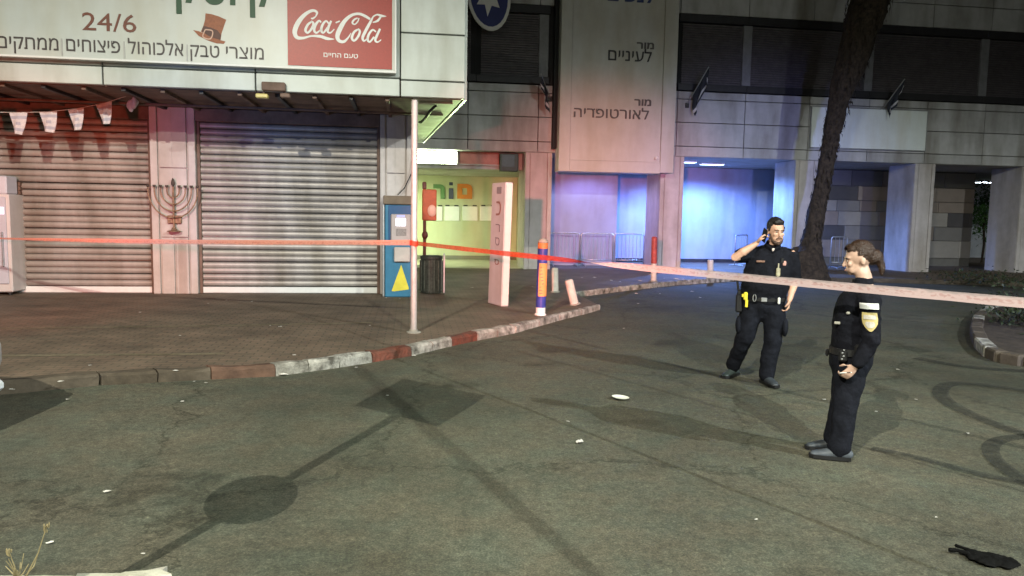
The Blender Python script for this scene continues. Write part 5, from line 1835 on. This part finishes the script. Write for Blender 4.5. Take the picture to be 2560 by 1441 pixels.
# sleeve marks on the near arm
def arm_patch(pts, off_, mat, nm, z0):
    bm = B()
    c0 = sN.lerp(eN, .18)
    n = 10
    prev = None
    for (z, half) in pts:
        f = (1.19 - z) / (1.19 - .905)
        ax_ = sN.lerp(eN, f)
        r = .079 - .010 * f + off_
        row = []
        for i in range(n + 1):
            a = R(-92) + half * (2 * i / n - 1)
            row.append(bm.verts.new((ax_.x + r * math.cos(a), ax_.y + r * math.sin(a), z)))
        if prev:
            for i in range(n):
                bm.faces.new([prev[i], prev[i + 1], row[i + 1], row[i]])
        prev = row
    return obj(nm, bm, wom, mat)
arm_patch([(1.175, .75), (1.155, .78), (1.135, .78)], .009, m_wht, 'white_sleeve_band', 0)
arm_patch([(1.112, .60), (1.07, .66), (1.035, .62), (1.01, .42), (.99, .20), (.982, .04)], .008, M('patch_gold', (.40, .32, .13), .6, .2, 40), 'sleeve_patch', 0)
arm_patch([(1.095, .44), (1.08, .48), (1.066, .48)], .012, M('patch_white', (.40, .37, .32), .6, .2, 60), 'patch_band', 0)
arm_patch([(1.05, .30), (1.037, .38), (1.022, .34), (1.008, .18)], .012, MATS['patch_white'], 'patch_emblem', 0)
bm = B(); box(bm, .025, .05, -.196, -.180, 1.08, 1.10, .006); obj('chest_badge', bm, wom, m_conc)
bm = B(); box(bm, -.05, -.01, -.16, -.145, 1.00, 1.02, .004); obj('name_tape', bm, wom, m_conc)
pn = thing('pen', 'thin pale pen held in the policewoman\'s near hand', 'pen', wom.location + Matrix.Rotation(wom.rotation_euler.z, 3, 'Z') @ Vector((.045, -.262, .675)))
pn.scale = (.7, .7, .6)
pn.rotation_euler = (0, R(82), R(5) + wom.rotation_euler.z)
bm = B(); lathe(bm, [(.002, -.07), (.005, -.06), (.005, .06), (.004, .065)], 8); obj('barrel', bm, pn, m_wht)
bm = B(); lathe(bm, [(.006, .01), (.006, .05)], 8); obj('grip', bm, pn, m_black)

# =================================================================== LITTER
random.seed(44)
def scrap_mesh(seed):
    random.seed(seed)
    bm = B()
    n = 7
    c = bm.verts.new((0, 0, random.uniform(.15, .4)))
    r = [bm.verts.new((math.cos(2 * math.pi * i / n) * random.uniform(.6, 1.1), math.sin(2 * math.pi * i / n) * random.uniform(.35, .7), random.uniform(.0, .35))) for i in range(n)]
    for i in range(n):
        bm.faces.new([c, r[i], r[(i + 1) % n]])
    # folded flap gives the scrap some body
    f = bm.verts.new((random.uniform(-.3, .3), random.uniform(-.2, .2), .65))
    bm.faces.new([r[0], r[2], f]); bm.faces.new([r[0], f, r[4]])
    return mesh_of(bm, 'scrap', m_paper)
SM = [scrap_mesh(s) for s in range(6)]
def scrap(px, py, size, label, h=0.0, group=None, name='paper_scrap', me=None, rz=None):
    p = ground(px, py, h)
    o = obj(name, me or random.choice(SM))
    o.location = (p.x, p.y, h + .004)
    s = size * .82
    o.scale = (s, s, s * .45)
    o.rotation_euler = (0, 0, random.uniform(0, 6.3) if rz is None else rz)
    return tag(o, label, 'litter', group)
for px, py, s in ((350, 782, .06), (565, 752, .05), (630, 755, .05), (520, 760, .04), (450, 840, .05), (226, 915, .06), (440, 928, .05), (152, 955, .05), (30, 975, .06), (700, 818, .06), (675, 815, .05), (965, 746, .06), (1000, 748, .06), (925, 815, .05), (735, 889, .05)):
    scrap(px, py, s * .8, 'small pale paper scrap on the brown pavement before the kiosk', PAVE, 'paper scraps on the kiosk pavement')
for px, py, s in ((1455, 695, .09), (1485, 695, .13), (1528, 702, .10), (1550, 705, .09), (1625, 688, .09), (1660, 697, .09), (1690, 699, .18), (1706, 700, .14), (1600, 703, .12), (1640, 692, .07), (1850, 690, .12), (1415, 700, .08), (1180, 720, .07), (1235, 722, .06), (1330, 718, .06)):
    scrap(px, py, s * .75, 'pale scrap of litter on the pavement before the clinic columns', PAVE, 'litter before the clinic columns')
for px, py, s in ((1520, 725, .13), (1620, 722, .13), (1590, 735, .09), (1750, 745, .09), (1560, 822, .05), (1595, 760, .06), (1730, 730, .10), (1650, 735, .07)):
    scrap(px, py, s * .7, 'pale scrap of litter on the road before the lit recess', 0, 'litter on the road by the recess')
for px, py, s in ((455, 1005, .04), (168, 1000, .045), (640, 932, .05), (628, 935, .05), (485, 955, .03), (515, 958, .03), (890, 920, .045), (1290, 828, .05), (1195, 845, .05), (968, 990, .035), (1035, 890, .05)):
    scrap(px, py, s * .8, 'tiny pale paper scrap on the asphalt along the painted kerb', 0, 'paper scraps along the painted kerb')
for px, py, s in ((268, 1230, .035), (358, 1386, .02), (125, 1358, .03), (2060, 1000, .03), (2290, 1000, .03), (2340, 1295, .02), (2190, 1030, .03), (2420, 1085, .03), (1890, 1300, .02), (2245, 925, .04), (1420, 1055, .03)):
    scrap(px, py, s * .9, 'tiny pale scrap lying alone on the open asphalt', 0, 'scraps scattered on the open asphalt')
scrap(705, 938, .085, 'flat white scrap at the foot of the white kerb stones', 0, me=SM[1], rz=.1)
# flattened plate
p = ground(1551, 998)
bm = B()
lathe(bm, [(.028, .004), (.050, .008), (.072, .020), (.074, .022), (.070, .021), (.048, .010)], 18)
o = obj('paper_plate', bm, mat=M('plate_white', (.70, .71, .62), .6, .05)); o.location = (p.x, p.y, 0); o.scale = (1.1, 1.25, 1); o.rotation_euler = (0, R(3), .4)
tag(o, 'small white oval plate lying on the asphalt left of the officers', 'litter')
p = ground(1447, 1108)
bm = B()
for k in range(5):
    blob(bm, (random.uniform(-.02, .02), random.uniform(-.02, .02), .018), (.018, .014, .012), Matrix.Rotation(k, 3, 'X'), 8)
o = obj('crumpled_paper', remesh(bm, 'crumpled_paper', m_paper, .005, 1)); wrinkle(o.data, .006, 60); o.location = (p.x, p.y, -.004)
tag(o, 'crumpled white paper ball on the asphalt in the foreground', 'litter')
# black bag, bottom right
p = ground(2475, 1404)
bag = thing('black_bag', 'crumpled black bag lying on the asphalt in the bottom right corner', 'bag', (p.x, p.y, 0), R(-8))
bm = B()
blob(bm, (.02, 0, .018), (.135, .085, .030), seg=16)
blob(bm, (.06, -.03, .02), (.10, .06, .03), seg=12)
blob(bm, (-.05, .05, .016), (.07, .05, .022), seg=12)
me = remesh(bm, 'bag', M('bag_black', (.004, .004, .004), .8, .2, spec=.08), .008, 1)
wrinkle(me, .022, 13)
wrinkle(me, .010, 34)
for v in me.vertices: v.co.z = max(v.co.z * .5, .001)
obj('body', me, bag)
bag.scale = (.86, .95, 1)
bm = B(); loft(bm, [(-.10, .05, .012, .014), (-.15, .075, .016, .010), (-.185, .085, .012, .012)], n=8); loft(bm, [(-.06, .08, .014, .012), (-.10, .125, .014, .008), (-.12, .15, .012, .010)], n=8); obj('strap', bm, bag, MATS['bag_black'])

# =================================================================== PATROL CAR at the left edge
car = thing('patrol_car', 'white patrol car at the left edge with only its nose in view', 'car', (-6.31, 5.15, 0), R(3))
bm = B()
stn = [(-2.25, .70, .34, .88), (-2.1, .82, .28, .98), (-1.6, .87, .24, 1.02), (-.8, .89, .22, 1.0), (.2, .89, .22, .98), (1.0, .88, .22, .96), (1.6, .86, .24, .90), (2.02, .80, .28, .82), (2.2, .68, .36, .74), (2.27, .5, .42, .66)]
rows = []
for x, hw, z0, z1 in stn:
    prof = [(-hw * .86, z0), (-hw, z0 + .14), (-hw, (z0 + z1) / 2 + .08), (-hw * .93, z1 - .05), (-hw * .80, z1), (-hw * .35, z1 + .02), (hw * .35, z1 + .02), (hw * .80, z1), (hw * .93, z1 - .05), (hw, (z0 + z1) / 2 + .08), (hw, z0 + .14), (hw * .86, z0)]
    rows.append([bm.verts.new((x, y, z)) for y, z in prof])
for a, b_ in zip(rows, rows[1:]):
    n = len(a)
    for i in range(n):
        bm.faces.new([a[i], a[(i + 1) % n], b_[(i + 1) % n], b_[i]])
bm.faces.new(rows[0]); bm.faces.new(rows[-1][::-1])
bmesh.ops.recalc_face_normals(bm, faces=bm.faces[:])
body = obj('body', bm, car, m_car, smooth=True)
bm = B()
rows = []
for x, hw, zt, hb in ((-1.75, .60, 1.02, .84), (-1.15, .62, 1.42, .84), (-.5, .64, 1.47, .84), (.1, .63, 1.44, .84), (.55, .60, 1.25, .84), (1.05, .58, .97, .82)):
    rows.append([bm.verts.new((x, -hb, .94)), bm.verts.new((x, -hw, max(zt, .95))), bm.verts.new((x, hw, max(zt, .95))), bm.verts.new((x, hb, .94))])
for a, b_ in zip(rows, rows[1:]):
    for i in range(3):
        bm.faces.new([a[i], a[i + 1], b_[i + 1], b_[i]])
bm.faces.new(rows[0]); bm.faces.new(rows[-1][::-1])
bmesh.ops.recalc_face_normals(bm, faces=bm.faces[:])
obj('windows', bm, car, m_glass)
bm = B(); box(bm, -1.25, .15, -.62, .62, 1.43, 1.49, .02); rf = obj('roof', bm, car, m_car)
for x in (-1.4, 1.38):
    for y in (-.80, .80):
        w = bpy.data.objects.new('wheel', None); COL.objects.link(w); w.parent = car; w.location = (x, y, .32)
        bm = B()
        lathe(bm, [(.20, -.10), (.30, -.10), (.32, -.06), (.32, .06), (.30, .10), (.20, .10)], 24)
        bm.transform(Matrix.Rotation(R(90), 4, 'X')); obj('tyre', bm, w, m_tyre)
        bm = B(); lathe(bm, [(.05, -.11), (.20, -.105), (.20, .105), (.05, .11)], 18); bm.transform(Matrix.Rotation(R(90), 4, 'X')); obj('rim', bm, w, m_galv)
for y in (-.56, .56):
    bm = B(); blob(bm, (2.10, y, .70), (.12, .16, .07), seg=12); obj('headlight', bm, car, M('lamp_glass', (.6, .62, .65), .1, .05), smooth=True)
bm = B(); box(bm, 2.14, 2.275, -.30, .30, .50, .60, .01); obj('grille', bm, car, m_black)
bm = B(); box(bm, 1.9, 2.2, -.72, .72, .24, .34, .03); obj('bumper', bm, car, m_car)
for y in (-.95, .95):
    bm = B(); blob(bm, (.55, y, 1.02), (.07, .09, .06), seg=10); obj('mirror', bm, car, m_car, smooth=True)
bm = B(); box(bm, -.62, -.38, -.52, .52, 1.49, 1.60, .02); bar_ = obj('light_bar', bm, car, m_black)
for y0, y1, nm, c_ in ((-.50, -.02, 'red_beacon', (1, .05, .02)), (.02, .50, 'blue_beacon', (.06, .15, 1))):
    bm = B(); box(bm, -.60, -.40, y0, y1, 1.602, 1.68, .02); obj(nm, bm, bar_, M(nm, (c_[0] * .5, c_[1] * .5, c_[2] * .5), .2, .02, emit=c_, estr=6))
def light(name, kind, loc, power, col, radius=.1, target=None, size=None, blend=.5, parent=None):
    l = bpy.data.lights.new(name, kind)
    l.energy = power
    l.color = col
    l.shadow_soft_size = radius
    if kind == 'SPOT':
        l.spot_size = size
        l.spot_blend = blend
    o = bpy.data.objects.new(name, l)
    COL.objects.link(o)
    o.location = loc
    if target is not None:
        o.rotation_euler = (Vector(target) - Vector(loc)).to_track_quat('-Z', 'Y').to_euler()
    if parent is not None:
        o.parent = parent
        o.matrix_parent_inverse = parent.matrix_world.inverted()
    return o
bx0 = car.location
light('red_beacon_light', 'SPOT', bx0 + Vector((-.25, -.25, 1.80)), RED_BAR, (1, .10, .05), .12, KF.world(-2.0, .2, .9), R(54), 1.0)
light('blue_beacon_light', 'SPOT', bx0 + Vector((-.25, .28, 1.80)), BLUE_BAR, (.16, .36, 1), .12, KF.world(2.0, .2, 2.5), R(36), 1.0)

# =================================================================== LAMPS, SIGN POST AND POLE BEHIND THE CAMERA
def street_lamp(P, arm, label, power, col):
    s = thing('street_lamp', label, 'street lamp', (P.x + arm[0], P.y + arm[1], 0))
    bm = B(); lathe(bm, [(.11, 0), (.10, .4), (.06, P.z + .35), (.05, P.z + .45)], 12); obj('post', bm, s, m_galv)
    bm = B(); tube(bm, [(0, 0, P.z + .35), (-arm[0] * .5, -arm[1] * .5, P.z + .45), (-arm[0] * .85, -arm[1] * .85, P.z + .25)], .035, 8); obj('arm', bm, s, m_galv)
    bm = B(); box(bm, -arm[0] - .28, -arm[0] + .28, -arm[1] - .13, -arm[1] + .13, P.z + .18, P.z + .28, .02); obj('lamp_head', bm, s, m_galv)
    light('street_lamp_light', 'SPOT', P, power, col, .015, (P.x, P.y, 0), R(176), .3)
    light('street_lamp_glow', 'POINT', P, power * .07, col, .03)
street_lamp(LAMP_A, (-1.0, -.8), 'street lamp behind the camera to the left', POWER['A'], (1, .96, .80))
street_lamp(LAMP_B, (1.0, -.8), 'street lamp off to the right beyond the frame', POWER['B'], (.90, .98, .97))
street_lamp(LAMP_C, (.8, -1.0), 'street lamp behind the camera to the right', POWER['C'], (.95, 1, .86))
sg = thing('road_sign', 'road sign post with a round plate and a square plate, left of the camera', 'road sign', (-2.21, 2.08, 0), R(-38))
bm = B(); lathe(bm, [(.032, 0), (.032, 3.86)], 12); obj('post', bm, sg, m_galv)
bm = B(); lathe(bm, [(.24, -.006), (.24, .006)], 32); bm.transform(Matrix.Translation((0, -.045, 2.2)) @ Matrix.Rotation(R(90), 4, 'X')); obj('round_plate', bm, sg, m_galv)
bm = B(); box(bm, -.33, .33, -.05, -.038, 3.36, 3.86, .004); obj('square_plate', bm, sg, m_galv)
pp = thing('metal_pole', 'plain metal pole standing right of the camera', 'pole', (2.3, -.7, 0))
bm = B(); lathe(bm, [(.023, 0), (.021, 5.7)], 12); obj('shaft', bm, pp, m_galv)
bm = B(); lathe(bm, [(.09, 0), (.09, .02), (.05, .03)], 12); obj('base_plate', bm, pp, m_galv)

# rotating beacons of emergency vehicles out of frame: narrow beams on the facades
light('red_beam_light', 'SPOT', (-1.6, -3.2, 2.4), RED_BEAM, (1, .20, .16), .10, CF.world(-2.6, 0, 1.2), R(23), 1.0)
light('blue_beam_light', 'SPOT', (6.8, -3.0, 2.4), BLUE_BEAM, (.30, .34, 1), .10, CF.world(3.0, 0, 1.6), R(26), 1.0)

for (u, w), pw, sz in zip(RECESS, (1050, 2300, 210), (130, 168, 150)):
    p = CF.world(u, w, CE - .22)
    light('recess_light', 'SPOT', p, pw, (.15, .33, 1) if pw > 500 else (.42, .40, 1), .07, CF.world(u, w + (.9 if sz < 150 else .0), 0), R(sz), .45)  # the weakest one is the added lilac fill for the left bay wall

# added spot without a fixture, brightens the canopy underside like light box spill
p = CF.world(-6.6, .25, 3.3)
light('light_box_fill', 'SPOT', p, 5200, (.72, 1, .42), .3, KF.world(5.25, -1.0, 3.9), R(34), .9)
